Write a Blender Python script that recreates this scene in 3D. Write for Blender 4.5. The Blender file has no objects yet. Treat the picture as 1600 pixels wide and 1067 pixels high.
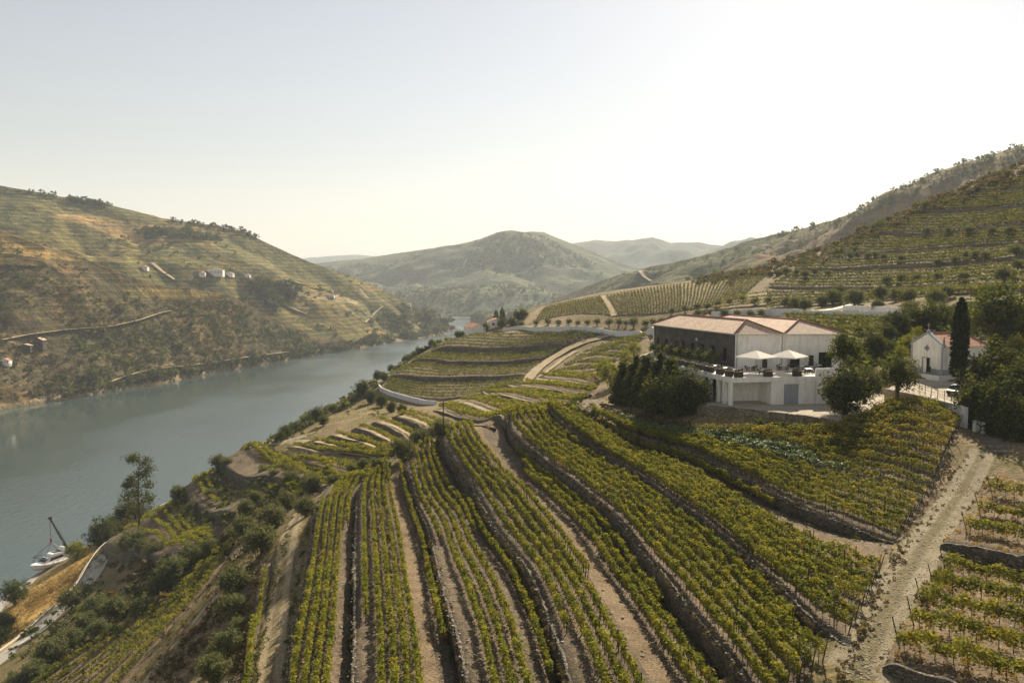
import bpy, bmesh, math, random
import numpy as np
from mathutils import Vector, Matrix

R = math.radians
rng = np.random.default_rng(7)
random.seed(7)
scene = bpy.context.scene
COL = scene.collection

# ------------------------------------------------------------------ camera
F = 1244.0                       # focal length in photograph pixels (28 mm equivalent)
CAMZ = 85.0                      # metres above the river
PITCH = math.atan((533.5 - 440.0) / F)
cam = bpy.data.cameras.new('camera')
cam.sensor_width = 36.0
cam.lens = F / 1600.0 * 36.0
cam.clip_start = 0.5
cam.clip_end = 40000.0
camo = bpy.data.objects.new('camera', cam)
camo.location = (0, 0, CAMZ)
camo.rotation_euler = (math.pi / 2 - PITCH, 0, 0)
COL.objects.link(camo)
scene.camera = camo

# ------------------------------------------------------------------ sky, sun, exposure
SUN_AZ, SUN_EL = R(22.0), R(33.0)
world = bpy.data.worlds.new('World')
scene.world = world
world.use_nodes = True
wn = world.node_tree
wn.nodes.clear()
wo = wn.nodes.new('ShaderNodeOutputWorld')
wb = wn.nodes.new('ShaderNodeBackground')
ws = wn.nodes.new('ShaderNodeTexSky')
ws.sky_type = 'NISHITA'
ws.sun_disc = False
ws.sun_elevation = SUN_EL
ws.sun_rotation = SUN_AZ
ws.altitude = 100.0
ws.air_density = 1.35
ws.dust_density = 0.4
ws.ozone_density = 0.0
wb.inputs['Strength'].default_value = 0.05
whs = wn.nodes.new('ShaderNodeHueSaturation')      # dusty late-summer air: the blue is thinned by haze
whs.inputs['Saturation'].default_value = 0.55
wmx = wn.nodes.new('ShaderNodeMix'); wmx.data_type = 'RGBA'; wmx.blend_type = 'MULTIPLY'
wmx.inputs[0].default_value = 1.0
wmx.inputs[7].default_value = (1.05, 0.985, 0.955, 1)
wn.links.new(ws.outputs[0], whs.inputs['Color'])
wn.links.new(whs.outputs[0], wmx.inputs[6])
wn.links.new(wmx.outputs[2], wb.inputs['Color'])
wn.links.new(wb.outputs[0], wo.inputs['Surface'])

sl = bpy.data.lights.new('sun', 'SUN')
sl.energy = 5.0
sl.angle = R(0.6)
sl.color = (1.0, 0.885, 0.70)
so = bpy.data.objects.new('sun', sl)
sdir = Vector((math.sin(SUN_AZ) * math.cos(SUN_EL), math.cos(SUN_AZ) * math.cos(SUN_EL), math.sin(SUN_EL)))
so.rotation_euler = sdir.to_track_quat('Z', 'Y').to_euler()
so.location = (60, 150, 400)
COL.objects.link(so)

vs = scene.view_settings
vs.view_transform = 'Standard'
vs.look = 'None'
vs.exposure = 1.1
vs.gamma = 1.0
vs.use_curve_mapping = False
scene.cycles.use_denoising = True
try:
    scene.cycles.denoiser = 'OPENIMAGEDENOISE'
except Exception:
    pass
scene.cycles.max_bounces = 6
scene.cycles.diffuse_bounces = 4
scene.cycles.glossy_bounces = 2
scene.cycles.transmission_bounces = 3
scene.cycles.transparent_max_bounces = 4
scene.cycles.volume_bounces = 0
scene.cycles.caustics_reflective = False
scene.cycles.caustics_refractive = False

# ------------------------------------------------------------------ helpers: numbers
CP, SP = math.cos(PITCH), math.sin(PITCH)


def P(px, py, D):
    """the point D metres ahead of the survey station seen in direction (px, py)"""
    a = (np.asarray(px, float) - 800.0) / F
    b = -(np.asarray(py, float) - 533.5) / F
    y = CP + b * SP
    z = -SP + b * CP
    s = np.asarray(D, float) / y
    return np.stack([a * s, np.asarray(D, float) + 0 * s, CAMZ + z * s], -1)


def on_level(px, py, Z):
    a = (np.asarray(px, float) - 800.0) / F
    b = -(np.asarray(py, float) - 533.5) / F
    y = CP + b * SP
    z = -SP + b * CP
    s = (Z - CAMZ) / z
    return np.stack([a * s, y * s, 0 * s + Z], -1)


def _hash(ix, iy, seed):
    h = (ix.astype(np.int64) * 374761393 + iy.astype(np.int64) * 668265263 + seed * 1442695041) & 0x7fffffff
    h = ((h ^ (h >> 13)) * 1274126177) & 0x7fffffff
    return ((h ^ (h >> 16)) & 0xffff) / 65535.0


def vnoise(x, y, seed=0):
    x = np.asarray(x, float); y = np.asarray(y, float)
    ix, iy = np.floor(x), np.floor(y)
    fx, fy = x - ix, y - iy
    fx = fx * fx * (3 - 2 * fx); fy = fy * fy * (3 - 2 * fy)
    a = _hash(ix, iy, seed); b = _hash(ix + 1, iy, seed)
    c = _hash(ix, iy + 1, seed); d = _hash(ix + 1, iy + 1, seed)
    return (a * (1 - fx) + b * fx) * (1 - fy) + (c * (1 - fx) + d * fx) * fy


def fbm(x, y, seed=0, o=4):
    s = 0; a = 0.5; t = 0
    for k in range(o):
        s = s + a * vnoise(np.asarray(x) * 2 ** k, np.asarray(y) * 2 ** k, seed + k * 17)
        t += a; a *= 0.5
    return s / t * 2 - 1


# ------------------------------------------------------------------ helpers: objects
def newmesh(name, v, f, mat=None, smooth=False):
    me = bpy.data.meshes.new(name)
    v = np.asarray(v, np.float32)
    if isinstance(f, np.ndarray) and f.ndim == 2:
        n, k = f.shape
        me.vertices.add(len(v)); me.vertices.foreach_set('co', v.ravel())
        me.loops.add(n * k); me.loops.foreach_set('vertex_index', f.astype(np.int32).ravel())
        me.polygons.add(n)
        me.polygons.foreach_set('loop_start', np.arange(0, n * k, k, dtype=np.int32))
        me.polygons.foreach_set('loop_total', np.full(n, k, np.int32))
        me.update(calc_edges=True)
    else:
        me.from_pydata([tuple(map(float, p)) for p in v], [], [tuple(map(int, q)) for q in f])
    if mat is not None:
        me.materials.append(mat)
    if smooth:
        me.polygons.foreach_set('use_smooth', np.ones(len(me.polygons), bool))
    return me


def attr(me, name, vals):
    a = me.attributes.new(name, 'FLOAT', 'POINT')
    a.data.foreach_set('value', np.asarray(vals, np.float32).ravel())


def cattr(me, name, vals):
    a = me.attributes.new(name, 'FLOAT_COLOR', 'POINT')
    v = np.ones((len(vals), 4), np.float32); v[:, :3] = vals
    a.data.foreach_set('color', v.ravel())


def link(name, me, parent=None, loc=None, rz=None):
    o = bpy.data.objects.new(name, me)
    COL.objects.link(o)
    if parent is not None:
        o.parent = parent
    if loc is not None:
        o.location = loc
    if rz is not None:
        o.rotation_euler = (0, 0, rz)
    return o


def tag(o, label=None, cat=None, group=None, kind=None):
    if label: o['label'] = label
    if cat: o['category'] = cat
    if group: o['group'] = group
    if kind: o['kind'] = kind
    return o


def empty(name, loc, rz=0.0):
    o = bpy.data.objects.new(name, None)
    o.empty_display_size = 0.3
    COL.objects.link(o)
    o.location = loc
    o.rotation_euler = (0, 0, rz)
    return o


def grid_faces(nr, nc):
    i = np.arange(nr - 1)[:, None]; j = np.arange(nc - 1)[None, :]
    a = (i * nc + j).ravel()
    return np.stack([a, a + 1, a + nc + 1, a + nc], 1)


ORD = ['first', 'second', 'third', 'fourth', 'fifth', 'sixth', 'seventh', 'eighth', 'ninth', 'tenth', 'eleventh',
       'twelfth', 'thirteenth', 'fourteenth', 'fifteenth', 'sixteenth', 'seventeenth', 'eighteenth', 'nineteenth',
       'twentieth', 'twenty-first', 'twenty-second', 'twenty-third', 'twenty-fourth', 'twenty-fifth', 'twenty-sixth',
       'twenty-seventh', 'twenty-eighth', 'twenty-ninth', 'thirtieth', 'thirty-first', 'thirty-second', 'thirty-third',
       'thirty-fourth', 'thirty-fifth', 'thirty-sixth', 'thirty-seventh', 'thirty-eighth', 'thirty-ninth', 'fortieth',
       'forty-first', 'forty-second', 'forty-third', 'forty-fourth', 'forty-fifth', 'forty-sixth', 'forty-seventh',
       'forty-eighth', 'forty-ninth', 'fiftieth']


# ------------------------------------------------------------------ helpers: materials
class NT:
    def __init__(self, name):
        self.m = bpy.data.materials.new(name); self.m.use_nodes = True
        self.t = self.m.node_tree; self.t.nodes.clear()
        self.out = self.t.nodes.new('ShaderNodeOutputMaterial')

    def n(self, typ, ins=None, **kw):
        nd = self.t.nodes.new('ShaderNode' + typ)
        for k, v in kw.items():
            setattr(nd, k, v)
        for k, v in (ins or {}).items():
            if isinstance(v, bpy.types.NodeSocket):
                self.t.links.new(v, nd.inputs[k])
            elif v is not None:
                nd.inputs[k].default_value = v
        return nd

    def noise(self, scale, detail=4, vec=None, rough=0.55, out='Fac'):
        return self.n('TexNoise', {'Scale': scale, 'Detail': detail, 'Roughness': rough, 'Vector': vec}).outputs[out]

    def ramp(self, fac, stops, interp='LINEAR'):
        r = self.n('ValToRGB', {'Fac': fac})
        r.color_ramp.interpolation = interp
        el = r.color_ramp.elements
        while len(el) < len(stops):
            el.new(0.5)
        for e, (p, c) in zip(el, stops):
            e.position = p
            e.color = (*c, 1) if len(c) == 3 else c
        return r.outputs['Color']

    def mix(self, fac, a, b, blend='MIX'):
        nd = self.t.nodes.new('ShaderNodeMix'); nd.data_type = 'RGBA'; nd.blend_type = blend
        for k, v in (('Factor', fac), ('A', a), ('B', b)):
            idx = {'Factor': 0, 'A': 6, 'B': 7}[k]
            if isinstance(v, bpy.types.NodeSocket):
                self.t.links.new(v, nd.inputs[idx])
            else:
                nd.inputs[idx].default_value = v if idx == 0 else ((*v, 1) if len(v) == 3 else v)
        return nd.outputs[2]

    def math(self, op, a, b=None, c=None):
        nd = self.t.nodes.new('ShaderNodeMath'); nd.operation = op
        for i, v in enumerate((a, b, c)):
            if v is None: continue
            if isinstance(v, bpy.types.NodeSocket):
                self.t.links.new(v, nd.inputs[i])
            else:
                nd.inputs[i].default_value = v
        return nd.outputs[0]

    def pos(self):
        return self.n('NewGeometry').outputs['Position']

    def attr(self, name, out='Fac'):
        return self.n('Attribute', attribute_name=name).outputs[out]

    def bump(self, h, strength=0.5, dist=0.1, normal=None):
        return self.n('Bump', {'Height': h, 'Strength': strength, 'Distance': dist, 'Normal': normal}).outputs[0]

    def bsdf(self, color, rough=0.9, normal=None, spec=0.2, **kw):
        ins = {'Base Color': color if isinstance(color, bpy.types.NodeSocket) else (*color, 1), 'Roughness': rough,
               'Specular IOR Level': spec}
        if normal is not None: ins['Normal'] = normal
        ins.update(kw)
        return self.n('BsdfPrincipled', ins).outputs[0]

    def done(self, sh):
        self.t.links.new(sh, self.out.inputs['Surface'])
        return self.m


def plain(name, c, rough=0.8, spec=0.3, var=0.12, scale=3.0, metal=0.0):
    t = NT(name)
    n = t.noise(scale, 5, t.pos())
    col = t.mix(n, tuple(max(0, x * (1 - var)) for x in c), tuple(min(1, x * (1 + var)) for x in c))
    b = t.n('BsdfPrincipled', {'Base Color': col, 'Roughness': rough, 'Specular IOR Level': spec, 'Metallic': metal})
    return t.done(b.outputs[0])


def leafmat(name, c1, c2, c3, trans=0.45, rough=0.85):
    """leaf with light coming through it; c1..c3 are the tones of single leaves"""
    t = NT(name)
    r = t.attr('rnd')
    n = t.noise(0.35, 3, t.pos())
    f = t.math('ADD', t.math('MULTIPLY', r, 0.65), t.math('MULTIPLY', n, 0.35))
    col = t.ramp(f, [(0.12, c1), (0.5, c2), (0.9, c3)])
    d = t.n('BsdfPrincipled', {'Base Color': col, 'Roughness': rough, 'Specular IOR Level': 0.06}).outputs[0]
    warm = t.mix(1.0, col, (1.35, 1.2, 0.55), 'MULTIPLY')
    tr = t.n('BsdfTranslucent', {'Color': warm}).outputs[0]
    return t.done(t.n('MixShader', {0: trans, 1: d, 2: tr}).outputs[0])


# ------------------------------------------------------------------ terrain: near side of the valley
CTRL = [  # (direction x, direction y, metres ahead)
    (430, 1060, 58), (640, 1060, 53), (800, 1060, 51), (1000, 1060, 49.5), (1300, 1000, 50), (1580, 1000, 48),
    (1390, 850, 70), (1510, 670, 105), (1450, 760, 86), (1200, 684, 103), (1050, 700, 112), (1000, 800, 86), (1000, 900, 70),
    (860, 640, 137), (790, 658, 135), (700, 680, 138), (600, 735, 130), (560, 800, 110), (700, 850, 90), (700, 780, 110), (640, 900, 80),
    (800, 800, 96), (800, 720, 116), (900, 740, 105), (520, 900, 80), (455, 830, 105), (440, 940, 78), (1150, 850, 74), (1150, 960, 57),
    (1590, 860, 66), (1600, 740, 84),
    # steep bank down to the river road
    (350, 930, 100), (340, 1050, 84), (190, 950, 140), (60, 1050, 125), (280, 960, 115), (300, 900, 132), (200, 880, 170),
    (270, 800, 200), (330, 735, 215), (420, 690, 225), (300, 840, 168), (380, 800, 150), (400, 760, 168), (440, 730, 175),
    # the hollow behind the shoulder and the terraced hill
    (500, 690, 200), (470, 720, 186), (560, 740, 150), (700, 660, 190), (640, 650, 212), (600, 622, 280), (660, 634, 265), (575, 605, 300),
    (520, 650, 250), (450, 672, 240), (700, 600, 290), (700, 560, 330), (690, 535, 370), (740, 521, 400), (820, 560, 320), (820, 600, 265),
    (900, 560, 300), (940, 530, 330), (900, 620, 180), (820, 640, 178), (760, 640, 200), (980, 560, 235), (1000, 610, 160),
    (960, 640, 140), (1020, 522, 270), (900, 518, 335), (800, 516, 385), (640, 575, 318),
    # platform of the house and the chapel
    (1110, 640, 114), (1230, 645, 109), (1330, 655, 104), (1180, 632, 116), (1440, 640, 106), (1300, 520, 190), (1400, 560, 140), (1470, 590, 125),
    (1590, 610, 118), (1590, 690, 95), (1100, 530, 180),
    # ridge with upright rows
    (830, 502, 385), (945, 502, 345), (820, 489, 425), (940, 462, 440), (1050, 443, 435), (1150, 428, 425), (1200, 424, 410),
    (1100, 490, 330), (1200, 480, 300),
    # slope on the east side
    (1300, 480, 262), (1400, 470, 232), (1500, 462, 210), (1590, 462, 190), (1300, 440, 318), (1400, 430, 290), (1500, 420, 262),
    (1600, 400, 240), (1280, 395, 405), (1350, 365, 395), (1450, 320, 375), (1600, 262, 350), (1800, 190, 330), (1400, 385, 335),
    (1500, 352, 318), (1600, 342, 285), (1800, 340, 240), (1800, 460, 170), (1800, 650, 100), (2100, 900, 55),
]
_c = np.array([P(*c) for c in CTRL])
_x = [(0, 15, 60), (45, 10, 65), (-28, 15, 54), (-60, 60, 31), (-75, 80, 24), (-110, 100, 8),
      (-106, 150, 8), (-104, 168, 8), (-108, 195, 8), (-117, 234, 8), (-120, 250, 8), (-119, 170, 6.5), (-124, 200, 6.0), (-129, 235, 5),
      (-130, 200, 2.2), (-128, 180, 2.2), (-135, 228, 2.2), (-133, 255, 2.0), (-140, 200, -4), (-145, 235, -4), (-150, 150, -5), (-138, 150, 2),
      (-146, 270, -4), (-200, 200, -9), (-200, 300, -10), (-140, 330, -8), (-125, 400, -8), (-112, 480, -8), (-95, 560, -8), (-70, 650, -8), (-60, 780, -8),
      (-122, 300, 3), (-105, 360, 3), (-92, 420, 4), (-78, 480, 4), (-40, 560, 3),
      (-20, 520, 12), (20, 520, 30), (60, 560, 45), (20, 640, 5), (100, 640, 40), (120, 560, 66), (180, 560, 75), (240, 520, 95), (330, 480, 118),
      (200, 700, 50), (400, 620, 90), (480, 420, 150), (60, 800, 0), (300, 800, 60), (550, 700, 130), (100, 940, -8), (400, 940, 40), (-70, 940, -8)]
_c = np.vstack([_c, np.array(_x, float)])
_S = 100.0


def _tps(r2):
    return np.where(r2 > 1e-12, 0.5 * r2 * np.log(np.maximum(r2, 1e-12)), 0.0)


_xy = _c[:, :2] / _S
_n = len(_c)
_A = np.zeros((_n + 3, _n + 3))
_d = _xy[:, None, :] - _xy[None, :, :]
_A[:_n, :_n] = _tps((_d ** 2).sum(-1)) + np.eye(_n) * 0.004
_A[:_n, _n:] = np.c_[np.ones(_n), _xy]
_A[_n:, :_n] = _A[:_n, _n:].T
_w = np.linalg.solve(_A, np.r_[_c[:, 2], 0, 0, 0])
GX0, GY0, GS, GNX, GNY = -320.0, -20.0, 2.0, 530, 500


def _eval(x, y):
    out = np.empty(x.shape)
    q = np.stack([x.ravel(), y.ravel()], -1) / _S
    res = np.empty(len(q))
    for i in range(0, len(q), 20000):
        s = q[i:i + 20000]
        r2 = ((s[:, None, :] - _xy[None, :, :]) ** 2).sum(-1)
        res[i:i + 20000] = _tps(r2) @ _w[:_n] + _w[_n] + s @ _w[_n + 1:]
    return res.reshape(x.shape)


_gx, _gy = np.meshgrid(GX0 + GS * np.arange(GNX), GY0 + GS * np.arange(GNY), indexing='ij')
ZG = _eval(_gx, _gy)


def hz(x, y):
    """height of the smooth ground"""
    x = np.asarray(x, float); y = np.asarray(y, float)
    u = np.clip((x - GX0) / GS, 0, GNX - 1.001); v = np.clip((y - GY0) / GS, 0, GNY - 1.001)
    i = u.astype(int); j = v.astype(int); fu = u - i; fv = v - j
    return (ZG[i, j] * (1 - fu) + ZG[i + 1, j] * fu) * (1 - fv) + (ZG[i, j + 1] * (1 - fu) + ZG[i + 1, j + 1] * fu) * fv


def drape(pts, ymin=38.0, ymax=800.0):
    """sight lines laid down on the ground: where each meets the hillside"""
    pts = np.asarray(pts, float)
    a = (pts[:, 0] - 800.0) / F; b = -(pts[:, 1] - 533.5) / F
    yy = CP + b * SP; zz = -SP + b * CP
    D = ymin * (ymax / ymin) ** np.linspace(0, 1, 1500)
    s = D[None, :] / yy[:, None]
    X = a[:, None] * s; Z = CAMZ + zz[:, None] * s
    below = Z - hz(X, np.broadcast_to(D, X.shape)) < 0
    k = np.where(below.any(1), below.argmax(1), -1)
    out = []
    for r in range(len(pts)):
        kk = k[r]
        if kk <= 0:
            g = (Z[r] - hz(X[r], D)); kk = int(np.argmin(g[200:])) + 200 if k[r] < 0 else 0
            out.append((X[r, kk], D[kk]))
            continue
        g0 = Z[r, kk - 1] - hz(X[r, kk - 1], D[kk - 1]); g1 = Z[r, kk] - hz(X[r, kk], D[kk])
        t = g0 / (g0 - g1 + 1e-9)
        out.append((X[r, kk - 1] + (X[r, kk] - X[r, kk - 1]) * t, D[kk - 1] + (D[kk] - D[kk - 1]) * t))
    return np.array(out)


def at(px, py):
    q = drape([(px, py)])[0]
    return np.array([q[0], q[1], float(hz(q[0], q[1]))])

# ------------------------------------------------------------------ land materials
def mat_hill():
    t = NT('hill_cover')
    p = t.pos()
    cov = t.attr('cover', 'Color'); vine = t.attr('vine')
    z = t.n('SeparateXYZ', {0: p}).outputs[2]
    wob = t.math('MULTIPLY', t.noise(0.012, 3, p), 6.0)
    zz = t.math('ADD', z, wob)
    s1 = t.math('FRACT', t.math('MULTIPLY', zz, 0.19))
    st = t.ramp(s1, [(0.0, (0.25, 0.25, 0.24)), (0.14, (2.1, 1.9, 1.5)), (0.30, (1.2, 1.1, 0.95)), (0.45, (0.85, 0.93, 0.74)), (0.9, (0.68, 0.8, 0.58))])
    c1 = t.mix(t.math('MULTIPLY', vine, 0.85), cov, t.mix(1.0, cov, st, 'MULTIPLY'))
    n1 = t.noise(0.09, 6, p, 0.65)
    c2 = t.mix(1.0, c1, t.ramp(n1, [(0.3, (0.42, 0.46, 0.42)), (0.5, (1, 1, 1)), (0.72, (1.6, 1.45, 1.2))]), 'MULTIPLY')
    bl = t.n('TexVoronoi', {'Scale': 0.0105, 'Vector': t.n('Mapping', {'Vector': p, 'Scale': (1.0, 1.0, 2.0)}).outputs[0]})
    bc = t.n('SeparateColor', {0: bl.outputs['Color']})
    c2 = t.mix(vine, c2, t.mix(1.0, c2, t.ramp(bc.outputs[0], [(0.0, (0.72, 0.82, 0.72)), (0.4, (1, 1, 1)), (0.7, (1.15, 1.05, 0.9)), (0.95, (1.4, 1.2, 0.95))]), 'MULTIPLY'))
    n2 = t.noise(0.011, 5, p, 0.6)
    c3 = t.mix(1.0, c2, t.ramp(n2, [(0.3, (0.66, 0.72, 0.62)), (0.55, (1, 1, 1)), (0.75, (1.4, 1.22, 0.95))]), 'MULTIPLY')
    h = t.math('ADD', t.math('MULTIPLY', n1, 2.4), t.math('MULTIPLY', s1, vine))
    return t.done(t.bsdf(c3, 0.95, t.bump(h, 0.9, 2.2), 0.05))


def soil_color(t, p, scale=1.0):
    n1 = t.noise(0.13 * scale, 5, p, 0.6)
    n2 = t.noise(2.6 * scale, 6, p, 0.7)
    n3 = t.noise(9.0 * scale, 3, p, 0.7)
    c = t.ramp(n1, [(0.3, (0.135, 0.095, 0.058)), (0.5, (0.20, 0.148, 0.09)), (0.7, (0.275, 0.205, 0.115))])
    c = t.mix(1.0, c, t.ramp(n2, [(0.3, (0.32, 0.32, 0.33)), (0.48, (0.95, 0.95, 0.95)), (0.68, (1.75, 1.68, 1.55))]), 'MULTIPLY')
    c = t.mix(1.0, c, t.ramp(n3, [(0.32, (0.5, 0.5, 0.52)), (0.5, (1, 1, 1)), (0.66, (1.65, 1.62, 1.6))]), 'MULTIPLY')
    return c, n2, n3


def mat_ground():
    """open hillside: stony soil, dry straw grass, low green weeds"""
    t = NT('dry_hillside')
    p = t.pos()
    c, n2, n3 = soil_color(t, p)
    g = t.noise(0.06, 5, p, 0.65)
    gn = t.noise(1.3, 5, p, 0.75)
    grass = t.ramp(gn, [(0.3, (0.05, 0.055, 0.018)), (0.45, (0.11, 0.10, 0.035)), (0.6, (0.23, 0.17, 0.07)), (0.75, (0.33, 0.25, 0.11))])
    k = t.ramp(g, [(0.42, (0, 0, 0)), (0.56, (1, 1, 1))])
    c = t.mix(k, c, grass)
    ct = t.attr('tint', 'Color'); ca = t.attr('tintk')
    tn = t.mix(1.0, ct, t.ramp(gn, [(0.3, (0.55, 0.58, 0.55)), (0.5, (1, 1, 1)), (0.7, (1.4, 1.35, 1.25))]), 'MULTIPLY')
    c = t.mix(ca, c, tn)
    h = t.math('ADD', n2, t.math('MULTIPLY', n3, 0.5))
    return t.done(t.bsdf(c, 0.95, t.bump(h, 0.9, 0.25), 0.08))


def mat_soil(name, mul=(1, 1, 1), green=0.25):
    t = NT(name)
    p = t.pos()
    c, n2, n3 = soil_color(t, p, 1.25)
    c = t.mix(1.0, c, tuple(a * b for a, b in zip(mul, (0.78, 0.80, 0.86))), 'MULTIPLY')
    w = t.noise(0.55, 6, p, 0.72)
    weeds = t.ramp(n2, [(0.3, (0.045, 0.05, 0.016)), (0.6, (0.14, 0.125, 0.04)), (0.8, (0.24, 0.18, 0.08))])
    c = t.mix(t.ramp(w, [(0.62 - green * 0.35, (0, 0, 0)), (0.72 - green * 0.3, (1, 1, 1))]), c, weeds)
    vo = t.n('TexVoronoi', {'Scale': 3.2, 'Vector': p}).outputs['Distance']
    # loose slabs of slate lying on the soil
    st = t.n('TexVoronoi', {'Scale': 2.1, 'Vector': p, 'Randomness': 1.0})
    pick = t.ramp(t.n('SeparateColor', {0: st.outputs['Color']}).outputs[0], [(0.80, (0, 0, 0)), (0.82, (1, 1, 1))])
    near = t.ramp(st.outputs['Distance'], [(0.20, (1, 1, 1)), (0.24, (0, 0, 0))])
    sm = t.math('MULTIPLY', pick, near)
    c = t.mix(sm, c, (0.36, 0.33, 0.28))
    h = t.math('ADD', t.math('ADD', n2, t.math('MULTIPLY', n3, 0.6)), t.math('MULTIPLY', sm, 0.8))
    return t.done(t.bsdf(c, 0.92, t.bump(h, 1.0, 0.3), 0.15))


def mat_track(name, c1, c2, c3, scale=1.0):
    t = NT(name)
    p = t.pos()
    n1 = t.noise(0.35 * scale, 5, p, 0.6); n2 = t.noise(5.0 * scale, 5, p, 0.75)
    c = t.ramp(n1, [(0.3, c1), (0.5, c2), (0.72, c3)])
    c = t.mix(1.0, c, t.ramp(n2, [(0.3, (0.35, 0.35, 0.36)), (0.5, (1, 1, 1)), (0.7, (1.6, 1.56, 1.5))]), 'MULTIPLY')
    tuft = t.noise(1.1 * scale, 6, p, 0.8)
    vg = t.attr('verge')
    k = t.math('ADD', t.math('MULTIPLY', t.ramp(tuft, [(0.62, (0, 0, 0)), (0.7, (0.8, 0.8, 0.8))]), 1.0), t.math('MULTIPLY', vg, t.ramp(tuft, [(0.36, (0, 0, 0)), (0.5, (1, 1, 1))])))
    c = t.mix(t.math('MINIMUM', k, 1.0), c, t.mix(n2, (0.10, 0.085, 0.03), (0.20, 0.155, 0.065)))
    return t.done(t.bsdf(c, 0.95, t.bump(n2, 1.0, 0.3), 0.1))


def mat_stone(name, a, b, scale=2.2, mortar=(0.03, 0.027, 0.022)):
    t = NT(name)
    p = t.pos()
    mp = t.n('Mapping', {'Vector': p, 'Scale': (1.0, 1.0, 2.4)}).outputs[0]
    v = t.n('TexVoronoi', {'Scale': scale, 'Vector': mp})
    e = t.n('TexVoronoi', {'Scale': scale, 'Vector': mp}, feature='DISTANCE_TO_EDGE').outputs['Distance']
    r = t.n('SeparateColor', {0: v.outputs['Color']}).outputs[0]
    c = t.mix(r, a, b)
    c = t.mix(1.0, c, t.ramp(t.noise(0.7, 5, p), [(0.3, (0.6, 0.62, 0.6)), (0.7, (1.3, 1.25, 1.15))]), 'MULTIPLY')
    j = t.ramp(e, [(0.02, (0, 0, 0)), (0.09, (1, 1, 1))])
    c = t.mix(j, mortar, c)
    h = t.math('ADD', t.math('MULTIPLY', e, 1.5), t.math('MULTIPLY', t.noise(9, 4, p), 0.4))
    return t.done(t.bsdf(c, 0.9, t.bump(h, 0.9, 0.12), 0.15))


def mat_white(name, c=(0.74, 0.72, 0.68), dirt=(0.45, 0.40, 0.33), amt=0.5):
    t = NT(name)
    p = t.pos()
    streak = t.noise(1.2, 6, t.n('Mapping', {'Vector': p, 'Scale': (1.6, 1.6, 0.35)}).outputs[0], 0.65)
    k = t.math('MULTIPLY', t.ramp(streak, [(0.45, (0, 0, 0)), (0.8, (1, 1, 1))]), amt)
    col = t.mix(k, c, dirt)
    n = t.noise(6, 4, p)
    return t.done(t.bsdf(col, 0.85, t.bump(n, 0.25, 0.03), 0.2))


M = {}
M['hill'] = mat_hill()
M['ground'] = mat_ground()
M['soil'] = mat_soil('vineyard_soil', green=0.2)
M['soil_dry'] = mat_soil('vineyard_soil_dry', (1.12, 1.08, 1.0), green=0.12)
M['track'] = mat_track('sandy_track', (0.28, 0.215, 0.125), (0.37, 0.29, 0.175), (0.43, 0.35, 0.225))
M['gravel'] = mat_track('slate_gravel', (0.24, 0.20, 0.125), (0.32, 0.27, 0.175), (0.39, 0.335, 0.24), 1.6)
M['path'] = mat_track('brown_path', (0.17, 0.12, 0.07), (0.24, 0.175, 0.105), (0.29, 0.215, 0.13))
M['drystone'] = mat_stone('dry_stone_wall', (0.08, 0.067, 0.05), (0.20, 0.17, 0.13))
M['stone'] = mat_stone('rough_stone_wall', (0.17, 0.14, 0.10), (0.32, 0.27, 0.20), 2.6)
M['white'] = mat_white('white_render', (0.80, 0.77, 0.71), (0.46, 0.40, 0.32), 0.7)
M['whitewall'] = mat_white('whitewashed_wall', (0.66, 0.65, 0.63), (0.36, 0.33, 0.28), 0.75)

# ------------------------------------------------------------------ river
def mat_water():
    t = NT('river_water')
    p = t.pos()
    mp = t.n('Mapping', {'Vector': p, 'Scale': (0.55, 0.22, 1.0), 'Rotation': (0, 0, R(-12))}).outputs[0]
    n1 = t.noise(0.9, 4, mp, 0.6)
    big = t.noise(0.012, 3, t.n('Mapping', {'Vector': p, 'Scale': (1.0, 0.5, 1.0), 'Rotation': (0, 0, R(-15))}).outputs[0])
    st = t.ramp(big, [(0.40, (0.55, 0.55, 0.55)), (0.60, (1, 1, 1))])
    xx = t.n('SeparateXYZ', {0: p}).outputs[0]
    lee = t.n('MapRange', {0: t.math('ADD', xx, t.math('MULTIPLY', big, 120.0)), 1: -215.0, 2: -150.0, 3: 0.12, 4: 1.0}).outputs[0]      # sheltered water under the west bank
    st = t.math('MULTIPLY', st, lee)
    bm = t.n('Bump', {'Height': n1, 'Distance': 0.32, 'Strength': t.math('MULTIPLY', st, 0.9)}).outputs[0]
    c = t.mix(big, (0.04, 0.06, 0.056), (0.064, 0.09, 0.088))
    b = t.n('BsdfPrincipled', {'Base Color': c, 'Roughness': t.math('ADD', 0.05, t.math('MULTIPLY', st, 0.22)), 'IOR': 1.333, 'Normal': bm, 'Specular IOR Level': 0.9}).outputs[0]
    return t.done(b)


nx_, ny_ = 40, 60
xs = np.linspace(-9000, 9000, nx_); ys = np.linspace(-600, 11500, ny_)
gx, gy = np.meshgrid(xs, ys)
riv = link('river', newmesh('river', np.stack([gx, gy, 0 * gx], -1).reshape(-1, 3), grid_faces(ny_, nx_), mat_water()))
tag(riv, kind='structure')


# ------------------------------------------------------------------ hills across the river and beyond
def project(v):
    d = v - np.array([0, 0, CAMZ])
    f = d[:, 1] * CP - d[:, 2] * SP; u = d[:, 1] * SP + d[:, 2] * CP
    return 800 + F * d[:, 0] / f, 533.5 - F * u / f


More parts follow.
